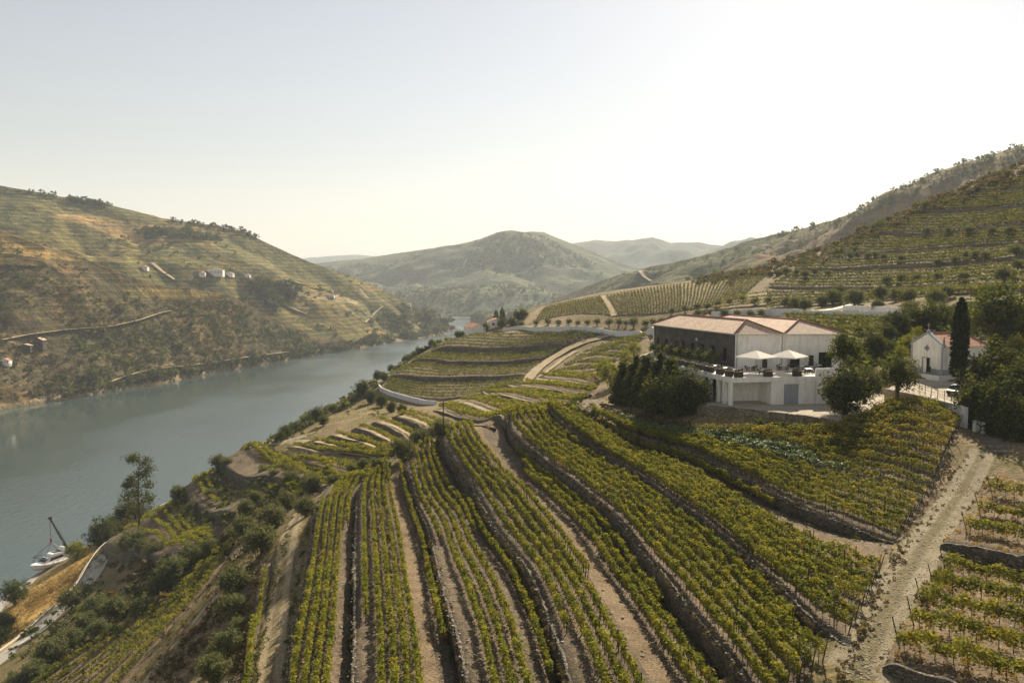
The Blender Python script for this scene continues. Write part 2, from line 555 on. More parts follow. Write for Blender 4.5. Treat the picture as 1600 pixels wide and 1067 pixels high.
def inside(px, py, poly):
    poly = np.asarray(poly, float); c = np.zeros(px.shape, bool)
    x1, y1 = poly[:, 0], poly[:, 1]; x2, y2 = np.roll(x1, -1), np.roll(y1, -1)
    for a, b, e, d in zip(x1, y1, x2, y2):
        if b == d: continue
        k = (b > py) != (d > py)
        c ^= k & (px < (e - a) * (py - b) / (d - b) + a)
    return c


class Hill:
    def __init__(self, name, crest, foot, nc, nr, amp, nscale, seed, cover, power=0.8, patches=(), vine=0.5, back=0.7, rough=0.0):
        crest = np.array(crest, float); foot = np.array(foot, float)
        px = np.linspace(crest[0, 0], crest[-1, 0], nc)
        cy = np.interp(px, crest[:, 0], crest[:, 1]); cd = np.interp(px, crest[:, 0], crest[:, 2])
        top = P(px, cy, cd)
        fd = np.interp(px, foot[:, 0], foot[:, 1]); fz = np.interp(px, foot[:, 0], foot[:, 2])
        a = (px - 800) / F
        low = np.stack([a * fd * 1.004, fd, fz], -1)
        nb = max(6, nr // 6)
        v = np.r_[np.linspace(0, 1, nr), 1 + np.linspace(0, 1, nb + 1)[1:]]
        out = np.empty((len(v), nc, 3))
        L = np.linalg.norm((top - low)[:, :2], axis=1)
        for k, t in enumerate(v):
            if t <= 1:
                q = low + (top - low) * t
                q[:, 2] = low[:, 2] + (top[:, 2] - low[:, 2]) * (t ** power)
                env = math.sin(math.pi * min(1, t)) ** 0.7
            else:
                s = t - 1
                d = (top - low)[:, :2]; d = d / np.linalg.norm(d, axis=1)[:, None]
                q = top.copy(); q[:, :2] += d * (L * 0.9 * s)[:, None]
                q[:, 2] = top[:, 2] - (top[:, 2] + 10) * back * s ** 1.3
                env = 0.0
            n = np.abs(fbm(q[:, 0] / nscale, q[:, 1] / nscale, seed, 5))
            q[:, 2] += amp * env * (n - 0.22) * 2.2
            if rough and t > 0.02:
                q[:, 2] += rough * fbm(q[:, 0] / (nscale * 0.08), q[:, 1] / (nscale * 0.08), seed + 5, 3)
            out[k] = q
        out[0, :, 2] -= 4.0
        self.g = out; self.nr = nr; self.nc = nc; self.px = px
        vv = out.reshape(-1, 3)
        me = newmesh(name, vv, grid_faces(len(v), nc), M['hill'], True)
        qx, qy = project(vv)
        self.py = qy.reshape(len(v), nc)
        col = np.tile(np.array(cover[0]), (len(vv), 1))
        k = np.clip((fbm(vv[:, 0] / (nscale * 0.9), vv[:, 1] / (nscale * 0.9), seed + 40, 4) + 0.05) * 5 + 0.5, 0, 1)
        col = col * (1 - k[:, None]) + np.array(cover[1]) * k[:, None]
        vi = np.full(len(vv), vine)
        wob = fbm(vv[:, 0] / 40, vv[:, 1] / 40, seed + 3, 3) * 4
        for poly, c, vn in patches:
            m = inside(qx + wob, qy + wob * 0.5, poly)
            col[m] = c; vi[m] = vn
        sh = (vv[:, 2] < 5 + 5 * fbm(vv[:, 0] / 60, vv[:, 1] / 60, seed + 9, 3)) & (vv[:, 2] > -3)
        col[sh] = (0.235, 0.175, 0.105); vi[sh] = 0.0
        cattr(me, 'cover', col); attr(me, 'vine', vi)
        self.o = tag(link(name, me), kind='structure')

    def at(self, px, py):
        j = int(np.clip(np.searchsorted(self.px, px), 1, self.nc - 1))
        f = (px - self.px[j - 1]) / (self.px[j] - self.px[j - 1])
        cy = self.py[:self.nr, j - 1] * (1 - f) + self.py[:self.nr, j] * f
        cg = self.g[:self.nr, j - 1] * (1 - f) + self.g[:self.nr, j] * f
        k = np.where(cy <= py)[0]
        k = int(k[0]) if len(k) else self.nr - 1
        if k == 0: return cg[0]
        t = (cy[k - 1] - py) / (cy[k - 1] - cy[k] + 1e-9)
        return cg[k - 1] + (cg[k] - cg[k - 1]) * min(1, max(0, t))

    def scatter(self, n, rg, lo=0.0, hi=1.0):
        u = rg.uniform(0, self.nc - 1.001, n); v = rg.uniform(lo, hi, n) * (self.nr - 1.001)
        i = v.astype(int); j = u.astype(int); fv = (v - i)[:, None]; fu = (u - j)[:, None]
        g = self.g
        return (g[i, j] * (1 - fu) + g[i, j + 1] * fu) * (1 - fv) + (g[i + 1, j] * (1 - fu) + g[i + 1, j + 1] * fu) * fv


def waterD(px, py):
    return float(on_level(px, py, 0.0)[1])


VG = (0.128, 0.117, 0.052); VG2 = (0.16, 0.134, 0.064); SCR = (0.096, 0.073, 0.045); SCR2 = (0.122, 0.092, 0.054)
TAN = (0.34, 0.235, 0.115); DARK = (0.045, 0.05, 0.026)
spur = Hill('hillside', [(-500, 235, 760), (-150, 318, 720), (0, 360, 700), (70, 385, 700), (130, 403, 712), (200, 431, 735), (255, 447, 765), (300, 452, 790),
                         (355, 458, 830), (400, 483, 870), (450, 508, 915), (500, 528, 955), (535, 541, 985), (562, 547, 1010)],
            [(p, waterD(p, y), 0) for p, y in ((-500, 742), (-150, 668), (0, 640), (100, 624), (250, 600), (400, 572), (500, 554), (562, 545))],
            320, 140, 24, 190, 3, (SCR, SCR2), 0.85, patches=[
                ([(-80, 330), (0, 360), (130, 402), (125, 408), (40, 400), (0, 395), (-80, 380)], TAN, 0.8),
                ([(-80, 395), (0, 398), (35, 416), (0, 420), (-80, 420)], VG2, 0.9),
                ([(190, 447), (350, 456), (345, 464), (200, 470)], (0.21, 0.16, 0.07), 0.6)], vine=0.6, rough=1.6)
ridge = Hill('hillside', [(-500, 195, 1050), (-150, 262, 1060), (0, 291, 1080), (90, 306, 1100), (130, 313, 1110), (170, 320, 1120), (225, 334, 1140), (280, 346, 1150),
                          (340, 353, 1180), (385, 363, 1200), (430, 386, 1220), (475, 406, 1240), (560, 436, 1280), (620, 462, 1310), (660, 486, 1340), (690, 499, 1370), (712, 512, 1400), (722, 518, 1420)],
             [(-500, 880, 90), (0, 850, 62), (200, 860, 50), (360, 920, 14), (450, 960, 2), (562, 1005, 0)] + [(p, waterD(p, y), 0) for p, y in ((600, 537.5), (650, 530), (700, 522), (722, 519))],
             320, 140, 34, 260, 11, (VG, VG2), 0.8, patches=[
                 ([(85, 337), (135, 334), (190, 345), (250, 353), (218, 382), (190, 374), (150, 358)], TAN, 0.5),
                 ([(216, 372), (295, 374), (240, 384), (205, 384)], (0.30, 0.2, 0.11), 0.4),
                 ([(222, 353), (300, 360), (352, 370), (340, 378), (260, 368), (222, 374)], DARK, 0.0),
                 ([(300, 425), (400, 425), (400, 433), (300, 433)], DARK, 0.0),
                 ([(400, 440), (455, 440), (450, 470), (400, 470)], DARK, 0.0),
                 ([(440, 452), (560, 470), (560, 476), (440, 458)], (0.3, 0.24, 0.14), 0.1),
                 ([(600, 470), (722, 500), (722, 520), (640, 500)], SCR, 0.2),
                 ([(560, 515), (660, 500), (690, 512), (600, 530)], (0.2, 0.15, 0.08), 0.9)], vine=0.85, rough=1.6)
midhill = Hill('hillside', [(380, 420, 3300), (490, 412, 3300), (560, 405, 3250), (640, 393, 3150), (700, 385, 3050), (735, 379, 3000), (765, 370, 2950), (790, 364, 2950), (820, 366, 2950), (850, 364, 2950),
                        (900, 383, 2900), (950, 404, 2850), (1000, 421, 2800), (1060, 440, 2750), (1150, 455, 2700)],
           [(380, 2000, 0), (600, 2000, 0), (690, 1950, 0), (760, 1950, 0), (900, 2050, 0), (1150, 2200, 0)],
           260, 110, 85, 620, 23, ((0.09, 0.115, 0.065), (0.12, 0.125, 0.07)), 0.85, vine=0.4, rough=1.5)
far1 = Hill('hillside', [(820, 400, 5200), (880, 383, 5200), (930, 374, 5200), (960, 378, 5200), (1000, 373, 5200), (1020, 371, 5200), (1050, 380, 5200), (1090, 379, 5200), (1135, 385, 5200), (1250, 380, 5200)],
            [(820, 3600, 0), (1250, 3600, 0)], 150, 50, 150, 900, 31, ((0.10, 0.11, 0.06), (0.13, 0.12, 0.06)), 0.9, vine=0.3, rough=8)
far2 = Hill('hillside', [(300, 412, 7400), (470, 406, 7400), (520, 402, 7400), (560, 399, 7400), (600, 403, 7400), (700, 410, 7400)],
            [(300, 5600, 0), (700, 5600, 0)], 80, 30, 100, 1200, 37, ((0.10, 0.11, 0.06), (0.13, 0.12, 0.06)), 0.9, vine=0.3)
east = Hill('hillside', [(735, 505, 1640), (800, 492, 1600), (860, 470, 1500), (900, 454, 1450), (940, 438, 1400), (1000, 421, 1300), (1060, 408, 1250), (1120, 393, 1200), (1180, 373, 1150),
                         (1240, 361, 1100), (1300, 345, 1050), (1380, 315, 1000), (1450, 290, 960), (1520, 262, 930), (1600, 234, 900), (1800, 172, 860), (2100, 90, 820)],
            [(735, 1580, 0), (800, 1250, 0), (900, 900, 0), (1000, 760, 10), (1200, 640, 40), (1400, 560, 60), (1600, 520, 80), (2100, 480, 100)],
            320, 100, 46, 260, 43, ((0.11, 0.11, 0.05), (0.15, 0.12, 0.06)), 0.9, vine=0.4, rough=2.5,
            patches=[([(1180, 395), (1400, 320), (1600, 245), (1700, 230), (1700, 330), (1400, 380), (1200, 440)], (0.19, 0.13, 0.072), 0.1)])

# ------------------------------------------------------------------ terraces, walls, vine rows
def resample(p, n):
    p = np.asarray(p, float)
    d = np.r_[0, np.cumsum(np.linalg.norm(np.diff(p[:, :2], axis=0), axis=1))]
    t = np.linspace(0, d[-1], n)
    return np.stack([np.interp(t, d, p[:, k]) for k in range(p.shape[1])], -1)


def smooth(p, it=2):
    p = p.copy()
    for _ in range(it):
        p[1:-1] = 0.25 * p[:-2] + 0.5 * p[1:-1] + 0.25 * p[2:]
    return p


def leaves(c, size, rg, up=0.5, flat=0.0):
    """one pointed leaf (or spray of leaves) at every centre c"""
    n = len(c)
    nr = rg.normal(size=(n, 3)); nr /= np.linalg.norm(nr, axis=1)[:, None]
    nr[:, 2] = np.abs(nr[:, 2]) + up
    nr /= np.linalg.norm(nr, axis=1)[:, None]
    a = np.cross(nr, rg.normal(size=(n, 3))); a /= np.linalg.norm(a, axis=1)[:, None] + 1e-9
    b = np.cross(nr, a)
    s = np.asarray(size).reshape(-1, 1) * rg.uniform(0.7, 1.3, (n, 1))
    w = rg.uniform(0.55, 1.0, (n, 1))
    v = np.empty((n, 3, 3))
    v[:, 0] = c - a * s; v[:, 1] = c + a * s * 0.75 - b * s * w + nr * s * 0.2; v[:, 2] = c + a * s * 0.75 + b * s * w
    f = np.arange(n * 3).reshape(n, 3)
    r = np.repeat(rg.uniform(0, 1, n), 3)
    return v.reshape(-1, 3), f, r


def leafmesh(name, v, f, r, mat):
    me = newmesh(name, v, f, mat)
    attr(me, 'rnd', r)
    return me


def tubes(segs, sides=4):
    """segs: (p0, p1, r0, r1)"""
    V = []; Fc = []
    for p0, p1, r0, r1 in segs:
        p0 = np.asarray(p0, float); p1 = np.asarray(p1, float)
        d = p1 - p0; d = d / (np.linalg.norm(d) + 1e-9)
        a = np.cross(d, (0.31, 0.95, 0.1)); a /= np.linalg.norm(a); b = np.cross(d, a)
        o = len(V)
        for p, r in ((p0, r0), (p1, r1)):
            for k in range(sides):
                an = 2 * math.pi * k / sides
                V.append(p + r * (a * math.cos(an) + b * math.sin(an)))
        for k in range(sides):
            k2 = (k + 1) % sides
            Fc.append((o + k, o + k2, o + sides + k2, o + sides + k))
        Fc.append(tuple(o + sides + k for k in range(sides)))
    return V, Fc


M['vine'] = leafmat('vine_leaves', (0.055, 0.078, 0.012), (0.19, 0.205, 0.026), (0.38, 0.315, 0.05), 0.4)
M['vine_far'] = leafmat('vine_leaves_distant', (0.045, 0.066, 0.015), (0.13, 0.148, 0.026), (0.27, 0.235, 0.045), 0.34)
M['vine_pale'] = leafmat('vine_leaves_glossy', (0.05, 0.085, 0.03), (0.12, 0.17, 0.065), (0.24, 0.29, 0.13), 0.25, 0.5)
M['vine_red'] = leafmat('vine_leaves_turning', (0.065, 0.08, 0.014), (0.18, 0.185, 0.028), (0.35, 0.25, 0.045), 0.4)
M['post'] = plain('weathered_post', (0.075, 0.058, 0.042), 0.9, 0.1)
M['bark'] = plain('vine_bark', (0.055, 0.042, 0.03), 0.95, 0.1)
pm = bmesh.new()
bmesh.ops.create_cone(pm, cap_ends=True, segments=6, radius1=0.042, radius2=0.036, depth=1.75)
bmesh.ops.translate(pm, verts=pm.verts, vec=(0, 0, 0.7))
POST = bpy.data.meshes.new('post'); pm.to_mesh(POST); pm.free(); POST.materials.append(M['post'])
ROWCOUNT = [0]


def vine_row(line, label, group, dens=130, h=1.4, size=0.10, width=0.135, mat='vine', posts=5.0, seed=0, gaps=0.12, stems=True, lean=True, low=0.36):
    rg = np.random.default_rng(1000 + seed)
    d = np.r_[0, np.cumsum(np.linalg.norm(np.diff(line, axis=0), axis=1))]
    L = d[-1]
    if L < 1.5: return None
    mid = line[len(line) // 2]
    root = empty('vine_row', tuple(mid))
    n = int(L * dens)
    s = rg.uniform(0, L, n)
    # each vine stands about a metre apart: clump the leaves round the stocks
    k = np.round(s / 0.95) * 0.95
    s = np.clip(np.where(rg.uniform(size=n) < 0.55, k + rg.normal(0, 0.26, n), s), 0, L)
    vig = vnoise(s / 2.3, 0 * s + seed * 3.1, 5) * 0.6 + vnoise(s / 0.8, 0 * s + seed * 1.7, 9) * 0.4
    keep = vig > gaps + rg.uniform(-0.12, 0.12, n)
    s = s[keep]; vig = vig[keep]; n = len(s)
    c = np.stack([np.interp(s, d, line[:, q]) for q in range(3)], -1)
    tg = np.gradient(line, axis=0); tg[:, 2] = 0
    tx = np.interp(s, d, tg[:, 0]); ty = np.interp(s, d, tg[:, 1]); tn = np.hypot(tx, ty) + 1e-9
    lat = rg.normal(0, 1, n) * width * (0.7 + 0.6 * vig)
    u = rg.beta(1.7, 1.25, n)
    pl = np.round(s / 0.95).astype(int); pv = rg.uniform(-0.16, 0.2, pl.max() + 2)[pl]
    top = h * (0.62 + 0.55 * vig + pv) + (rg.uniform(size=n) < 0.03) * rg.uniform(0.1, 0.35, n)
    c[:, 0] += -ty / tn * lat; c[:, 1] += tx / tn * lat
    c[:, 2] += low * h + (top - low * h) * u
    v, f, r = leaves(c - np.array(mid), size * 1.06, rg, 0.7)
    r = np.clip(r * 0.75 + np.repeat(rg.uniform(-0.1, 0.4, pl.max() + 2)[pl], 3), 0, 1)
    fo = link('foliage', leafmesh('vine_foliage', v, f, r, M[mat]), root)
    tag(fo, kind='stuff')
    if stems:
        st = np.arange(0.4, L, 0.95) + rg.normal(0, 0.08, len(np.arange(0.4, L, 0.95)))
        q = np.stack([np.interp(st, d, line[:, j]) for j in range(3)], -1) - np.array(mid)
        segs = [(p - np.array((0, 0, 0.1)), p + np.array((rg.normal(0, 0.05), rg.normal(0, 0.05), 0.62 * h)), 0.035, 0.022) for p in q]
        V, Fc = tubes(segs, 3)
        tag(link('vine_stems', newmesh('vine_stems', V, Fc, M['bark']), root), kind='stuff')
    if posts:
        for j, sp in enumerate(np.r_[0.05, np.arange(posts, L - 1, posts), L - 0.05]):
            p = np.array([np.interp(sp, d, line[:, q]) for q in range(3)]) - np.array(mid)
            o = link('post', POST, root, tuple(p))
            tilt = rg.normal(0, 0.04)
            e = np.array([np.interp(sp, d, tg[:, 0]), np.interp(sp, d, tg[:, 1])]); e /= np.linalg.norm(e) + 1e-9
            if lean and sp < 0.1: tilt = -0.30
            if lean and sp > L - 0.1: tilt = 0.30
            o.rotation_euler = (-tilt * e[1], tilt * e[0], 0)
            o.scale = (1, 1, h / 1.35)
    tag(root, label, 'vine row', group)
    ROWCOUNT[0] += 1
    return root


HOLES = []      # (polygon in plan, depth the smooth ground is set down under built terraces)


class Field:
    """terraces lofted between guide lines laid on the hillside; guides run lowest to highest"""

    def __init__(self, guides, ht, n=140, sm=2, rise=None, wallmat='drystone', depth=1.7, taper=0.65, shoulder=0.05, drop=2.4):
        self.taper = taper; self.shoulder = shoulder; self.drop = drop
        self.g = [resample(smooth(resample(drape(g) if not isinstance(g, np.ndarray) else g, n), sm), n) for g in guides]
        self.h = [(x if isinstance(x, tuple) else (x / 2, x / 2)) for x in ht]
        self.n = n; self.wallmat = wallmat
        self.t = np.linspace(0, 1, n)
        self.poly = np.vstack([self.g[0], *[g[-1:] for g in self.g[1:-1]], self.g[-1][::-1], *[g[:1] for g in self.g[-2:0:-1]]])
        HOLES.append((self.poly, depth))

    def prof(self, i):
        k = np.minimum(1, np.minimum(self.t, 1 - self.t) / 0.06)
        return (1 - self.taper + self.taper * k) * (0.72 + 0.5 * vnoise(self.t * 9, self.t * 0 + i * 7.3, 3))

    def z(self, i, v, xy):
        up = self.h[i][0] * self.prof(i); dn = self.h[i + 1][1] * self.prof(i + 1)
        return hz(xy[:, 0], xy[:, 1]) + up * (1 - v) - dn * v

    def line(self, i, v, t0=0.0, t1=1.0, step=0.5, lift=0.0):
        xy = self.g[i] * (1 - v) + self.g[i + 1] * v
        p = np.c_[xy, self.z(i, v, xy) + lift]
        m = (self.t >= t0) & (self.t <= t1)
        p = p[m]
        if len(p) < 2: return p
        L = np.linalg.norm(np.diff(p, axis=0), axis=1).sum()
        return resample(p, max(3, int(L / step)))

    def ground(self, i, bands, nv=7, bump=0.07):
        """bands: (v0, v1, material, name)"""
        for v0, v1, m, name in bands:
            k = max(3, int(nv * (v1 - v0)) + 2)
            vv = np.linspace(v0, v1, k)
            rows = []
            for v in vv:
                xy = self.g[i] * (1 - v) + self.g[i + 1] * v
                zz = self.z(i, v, xy) + bump * fbm(xy[:, 0] * 0.9, xy[:, 1] * 0.9, 77 + i, 3)
                rows.append(np.c_[xy, zz])
            dd = self.g[i + 1] - self.g[i]; dd /= np.linalg.norm(dd, axis=1)[:, None] + 1e-9
            first = rows[0].copy(); first[:, 2] -= 2.4; first[:, :2] += dd * 0.45
            last = rows[-1].copy(); last[:, 2] -= 2.4; last[:, :2] -= dd * 0.45
            if v0 == 0: rows[0][:, :2] += dd * 0.2
            if v0 == 0: rows = [first] + rows
            if v1 == 1: rows = rows + [last]
            g = np.array(rows)
            e0 = g[:, :1].copy(); e1 = g[:, -1:].copy()
            for e_, a_, b_ in ((e0, g[:, 0], g[:, 3]), (e1, g[:, -1], g[:, -4])):      # a short earth shoulder at the open ends
                dv = (a_ - b_)[:, :2]; dv /= np.linalg.norm(dv, axis=1)[:, None] + 1e-9
                e_[:, 0, :2] += dv * self.shoulder; e_[:, 0, 2] -= self.drop
            g = np.concatenate([e0, g, e1], 1)
            fc = grid_faces(g.shape[0], g.shape[1])
            tag(link(name, newmesh(name, g.reshape(-1, 3), fc, M[m], True)), kind='structure')

    def wall(self, i, label, group=None, mat=None, t0=0.0, t1=1.0, cap=0.28, up=0.04, cat='retaining wall'):
        p = self.g[i]
        zt = hz(p[:, 0], p[:, 1]) + self.h[i][0] * self.prof(i) if i < len(self.g) - 1 else hz(p[:, 0], p[:, 1])
        zb = hz(p[:, 0], p[:, 1]) - self.h[i][1] * self.prof(i) - 0.6
        nb = self.g[i + 1] if i < len(self.g) - 1 else 2 * p - self.g[i - 1]
        m = (self.t >= t0) & (self.t <= t1)
        p, zt, zb, nb = p[m], zt[m], zb[m], nb[m]
        L = np.linalg.norm(np.diff(p, axis=0), axis=1).sum()
        k = max(4, int(L / 0.45))
        q = resample(np.c_[p, zt, zb, nb], k)
        p, zt, zb, nb = q[:, :2], q[:, 2], q[:, 3], q[:, 4:6]
        d = nb - p; d /= np.linalg.norm(d, axis=1)[:, None] + 1e-9
        rg = np.random.default_rng(i + len(label))
        jt = rg.uniform(-0.05, 0.11, k)
        rows = []
        for fr, off in ((0.0, -0.10), (0.33, -0.05), (0.66, 0.0), (1.0, 0.05)):
            o = off + rg.normal(0, 0.035, k)
            rows.append(np.c_[p + d * o[:, None], zb + (zt + up + jt - zb) * fr])
        rows.append(np.c_[p + d * (cap + rg.normal(0, 0.06, k))[:, None], zt + up + jt * 0.8])
        rows.append(np.c_[p + d * (cap + 0.05), zt - 0.4])
        g = np.array(rows)
        o = link('retaining_wall', newmesh('retaining_wall', g.reshape(-1, 3), grid_faces(6, k)[:, ::-1], mat or M[self.wallmat]))
        tag(o, label, cat, group)
        return o


def rows(field, i, vs, desc, group, seed=0, **kw):
    for k, r in enumerate(vs):
        v, t0, t1 = (r if isinstance(r, tuple) else (r, 0.0, 1.0))
        ln = field.line(i, v, t0, t1, 0.5 if kw.get('dens', 60) > 20 else 1.5)
        if len(ln) < 3: continue
        lab = desc % ORD[k] if '%s' in desc else desc
        vine_row(ln, lab, group, seed=seed + k * 13 + i * 131, **kw)


def ribbon(name, px, width, mat, lift=0.07, n=90, nw=5, world=None, wvar=0.12, kind='structure', seed=0):
    c = resample(smooth(resample(drape(px) if world is None else np.asarray(world, float), n), 3), n)
    tg = np.gradient(c, axis=0); tg /= np.linalg.norm(tg, axis=1)[:, None]
    nm = np.c_[-tg[:, 1], tg[:, 0]]
    w = np.interp(np.linspace(0, 1, n), np.linspace(0, 1, len(width)), width) if not np.isscalar(width) else np.full(n, float(width))
    g = []
    for k in np.linspace(-0.5, 0.5, nw):
        e = 1 + wvar * fbm(c[:, 0] * 0.35 + 5 * (k > 0), c[:, 1] * 0.35, 61 + seed, 3) if abs(k) > 0.45 else np.ones(n)
        q = c + nm * (k * w * e)[:, None]
        zz = hz(q[:, 0], q[:, 1]) + lift - (0.35 if abs(k) > 0.49 and lift < 0.3 else 0.0) * 0.4
        g.append(np.c_[q, zz])
    o = link(name, newmesh(name, np.array(g).reshape(-1, 3), grid_faces(nw, n), M[mat] if isinstance(mat, str) else mat, True))
    if nw > 5:      # two wheel lines, grass between them and along the sides
        kk = np.repeat(np.abs(np.linspace(-0.5, 0.5, nw)), n)
        attr(o.data, 'verge', np.where(kk < 0.09, 0.75, np.where(kk > 0.38, 0.9, 0.0)))
    if kind: tag(o, kind=kind)
    return c, nm, o


# ---- the field in front: seven terraces rising to the house
F1 = Field([
    [(522, 757), (507, 775), (499, 790), (493, 811), (487, 842), (482, 876), (478, 902), (471, 946), (463, 985), (455, 1016), (449, 1050), (438, 1115)],
    [(577, 744), (567, 757), (560, 770), (556, 790), (555, 816), (553, 868), (552, 946), (551, 1024), (548, 1067), (545, 1115)],
    [(630, 727), (633, 735), (640, 762), (653, 800), (664, 826), (674, 855), (683, 902), (691, 935), (699, 966), (712, 1010), (722, 1060), (735, 1115)],
    [(684, 684), (688, 696), (697, 714), (713, 739), (738, 771), (765, 825), (790, 857), (812, 885), (828, 915), (842, 945), (856, 985), (872, 1030), (900, 1115)],
    [(789, 652), (792, 666), (797, 684), (815, 702), (841, 721), (861, 739), (884, 754), (904, 770), (928, 791), (952, 809), (975, 835), (995, 863), (1012, 890), (1037, 917), (1070, 960), (1110, 1010), (1150, 1060), (1190, 1115)],
    [(852, 640), (860, 650), (873, 664), (897, 682), (923, 702), (950, 721), (978, 737), (1003, 750), (1026, 769), (1052, 788), (1078, 806), (1108, 827), (1140, 855), (1170, 884), (1200, 912), (1222, 934), (1242, 956), (1264, 974), (1290, 993), (1318, 1010)],
    [(885, 630), (905, 642), (935, 658), (980, 682), (1030, 698), (1080, 713), (1130, 741), (1180, 766), (1230, 794), (1270, 809), (1310, 823), (1358, 840), (1395, 850)],
    [(930, 622), (965, 640), (1010, 655), (1060, 668), (1105, 674), (1180, 675), (1260, 678), (1330, 674), (1380, 648), (1425, 634), (1470, 638), (1512, 652)],
], [(1.25, 0), 1.25, 1.5, 1.75, 1.95, 1.25, 1.15, 0.0], n=170, taper=0.95, shoulder=1.1, drop=0.8)
FRONT = 'vine rows on the terraces below the white house'
kw = dict(dens=135, posts=7.0, width=0.11)
kr = dict(dens=165, posts=6.0, h=1.48, width=0.115, size=0.098, low=0.32)
F1.ground(0, [(0, 1, 'soil', 'terrace_soil')])
F1.ground(1, [(0, 0.66, 'soil', 'terrace_soil'), (0.66, 0.80, 'path', 'path'), (0.80, 1, 'soil', 'terrace_soil')])
F1.ground(2, [(0, 1, 'soil', 'terrace_soil')])
F1.ground(3, [(0, 0.52, 'soil', 'terrace_soil'), (0.52, 0.66, 'path', 'path'), (0.66, 1, 'soil', 'terrace_soil')])
F1.ground(4, [(0, 1, 'soil', 'terrace_soil')], 9)
F1.ground(5, [(0, 0.70, 'soil', 'terrace_soil'), (0.70, 0.88, 'path', 'path'), (0.88, 1, 'soil', 'terrace_soil')], 9)
F1.ground(6, [(0, 1, 'soil', 'terrace_soil')], 16)
rows(F1, 0, [(0.16, 0.25, 1), (0.34, 0.02, 1), (0.5, 0, 1), (0.66, 0, 1), (0.82, 0.0, 0.36)], '%s vine row right of the sandy track with wheel ruts', FRONT, 10, **kw)
rows(F1, 1, [(0.14, 0.04, 0.82), (0.28, 0, 1), (0.40, 0, 1), (0.51, 0, 1), (0.615, 0, 1), (0.91, 0.02, 0.85)], '%s vine row of the terrace holding the long straight brown path', FRONT, 30, **kw)
rows(F1, 2, [(0.13, 0.1, 0.5), (0.28, 0.02, 1), (0.44, 0, 1), (0.60, 0, 1), (0.75, 0.05, 0.55), (0.88, 0.4, 0.95)], '%s vine row of the terrace right of the straight brown path', FRONT, 50, **kw)
rows(F1, 3, [(0.10, 0.08, 0.9), (0.21, 0.0, 1), (0.31, 0, 1), (0.41, 0, 1), (0.50, 0.0, 0.75), (0.74, 0.34, 1), (0.83, 0.28, 1), (0.92, 0.22, 0.8)], '%s vine row of the terrace with the curving bare path', FRONT, 70, **kw)
rows(F1, 4, [(0.12, 0.05, 1), (0.27, 0, 1), (0.42, 0, 1), (0.57, 0, 1), (0.72, 0.0, 1), (0.87, 0.02, 0.95)], '%s vine row on the long terrace above the tallest wall', FRONT, 90, **kr)
rows(F1, 5, [(0.08, 0.0, 1), (0.18, 0, 1), (0.28, 0.10, 1), (0.38, 0.28, 1), (0.48, 0.32, 1), (0.57, 0.36, 1), (0.65, 0.42, 1), (0.93, 0.42, 0.85)], '%s vine row on the second terrace below the house wall', FRONT, 110, **kr)
rows(F1, 6, [(0.045, 0.38, 1), (0.09, 0.62, 1), (0.135, 0.36, 1), (0.18, 0.60, 1), (0.225, 0.46, 1), (0.27, 0.62, 1)], '%s vine row of the broad top vineyard, counting up from its wall', FRONT, 130, **kr)
rows(F1, 6, [(0.32, 0.44, 0.9), (0.375, 0.46, 0.84), (0.43, 0.48, 0.8), (0.485, 0.52, 0.78)], '%s pale glossy vine row in the middle of the broad top vineyard', FRONT, 150, dens=110, posts=6.0, mat='vine_pale', size=0.12, width=0.22, h=1.6)
rows(F1, 6, [(0.33, 0.86, 1), (0.39, 0.83, 1), (0.45, 0.79, 1), (0.50, 0.76, 1)], '%s vine row right of the pale glossy rows, beside the stony track', FRONT, 160, **kr)
rows(F1, 6, [(0.54, 0.58, 1), (0.595, 0.60, 1), (0.65, 0.61, 1), (0.705, 0.63, 1), (0.76, 0.65, 1), (0.815, 0.67, 1), (0.87, 0.70, 1), (0.92, 0.73, 1), (0.97, 0.76, 1)], '%s reddish vine row of the top vineyard nearest the chapel road', FRONT, 170, dens=130, posts=6.0, mat='vine_red', width=0.34, size=0.12, h=1.75)
WG = 'dry stone walls of the front terraces'
F1.wall(0, 'low dry stone wall along the right edge of the rutted sandy track', WG)
F1.wall(1, 'dry stone wall between the two leftmost blocks of vine rows', WG)
F1.wall(2, 'dry stone wall in shade right of the long straight brown path', WG)
F1.wall(3, 'tall shaded stone wall left of the terrace with the curving path', WG)
F1.wall(4, 'tallest curved stone wall above the bare curving path', WG)
F1.wall(5, 'long low stone wall with pale slabs running down to the stony track', WG)
F1.wall(6, 'uppermost vineyard wall with sunlit strip of path at its foot', WG)

# ---- rows east of the stony track
F7 = Field([
    [(1378, 1052), (1440, 1075), (1560, 1115), (1720, 1160)],
    [(1469, 858), (1520, 868), (1600, 884), (1740, 912)],
    [(1545, 742), (1590, 750), (1650, 760), (1760, 780)],
], [(0.9, 0.4), 1.5, 0], n=60)
F7.ground(0, [(0, 1, 'soil_dry', 'terrace_soil')], 14)
F7.ground(1, [(0, 1, 'soil_dry', 'terrace_soil')], 10)
EG = 'vine rows east of the stony track'
rows(F7, 0, [(0.10, 0.04, 1), (0.26, 0.06, 1), (0.44, 0.05, 1), (0.62, 0.06, 1), (0.82, 0.08, 1)], '%s vine row below the shaded wall east of the stony track', EG, 300, dens=230, gaps=-0.1, posts=7.0, width=0.27, size=0.11, h=1.65, low=0.24)
rows(F7, 1, [(0.2, 0.1, 1), (0.48, 0.1, 1), (0.76, 0.1, 1)], '%s vine row above the shaded wall east of the stony track', EG, 330, dens=230, gaps=-0.1, posts=7.0, width=0.27, size=0.11, h=1.65, low=0.24)
F7.wall(0, 'stone wall at the foot of the vineyard east of the stony track', WG, cap=0.4)
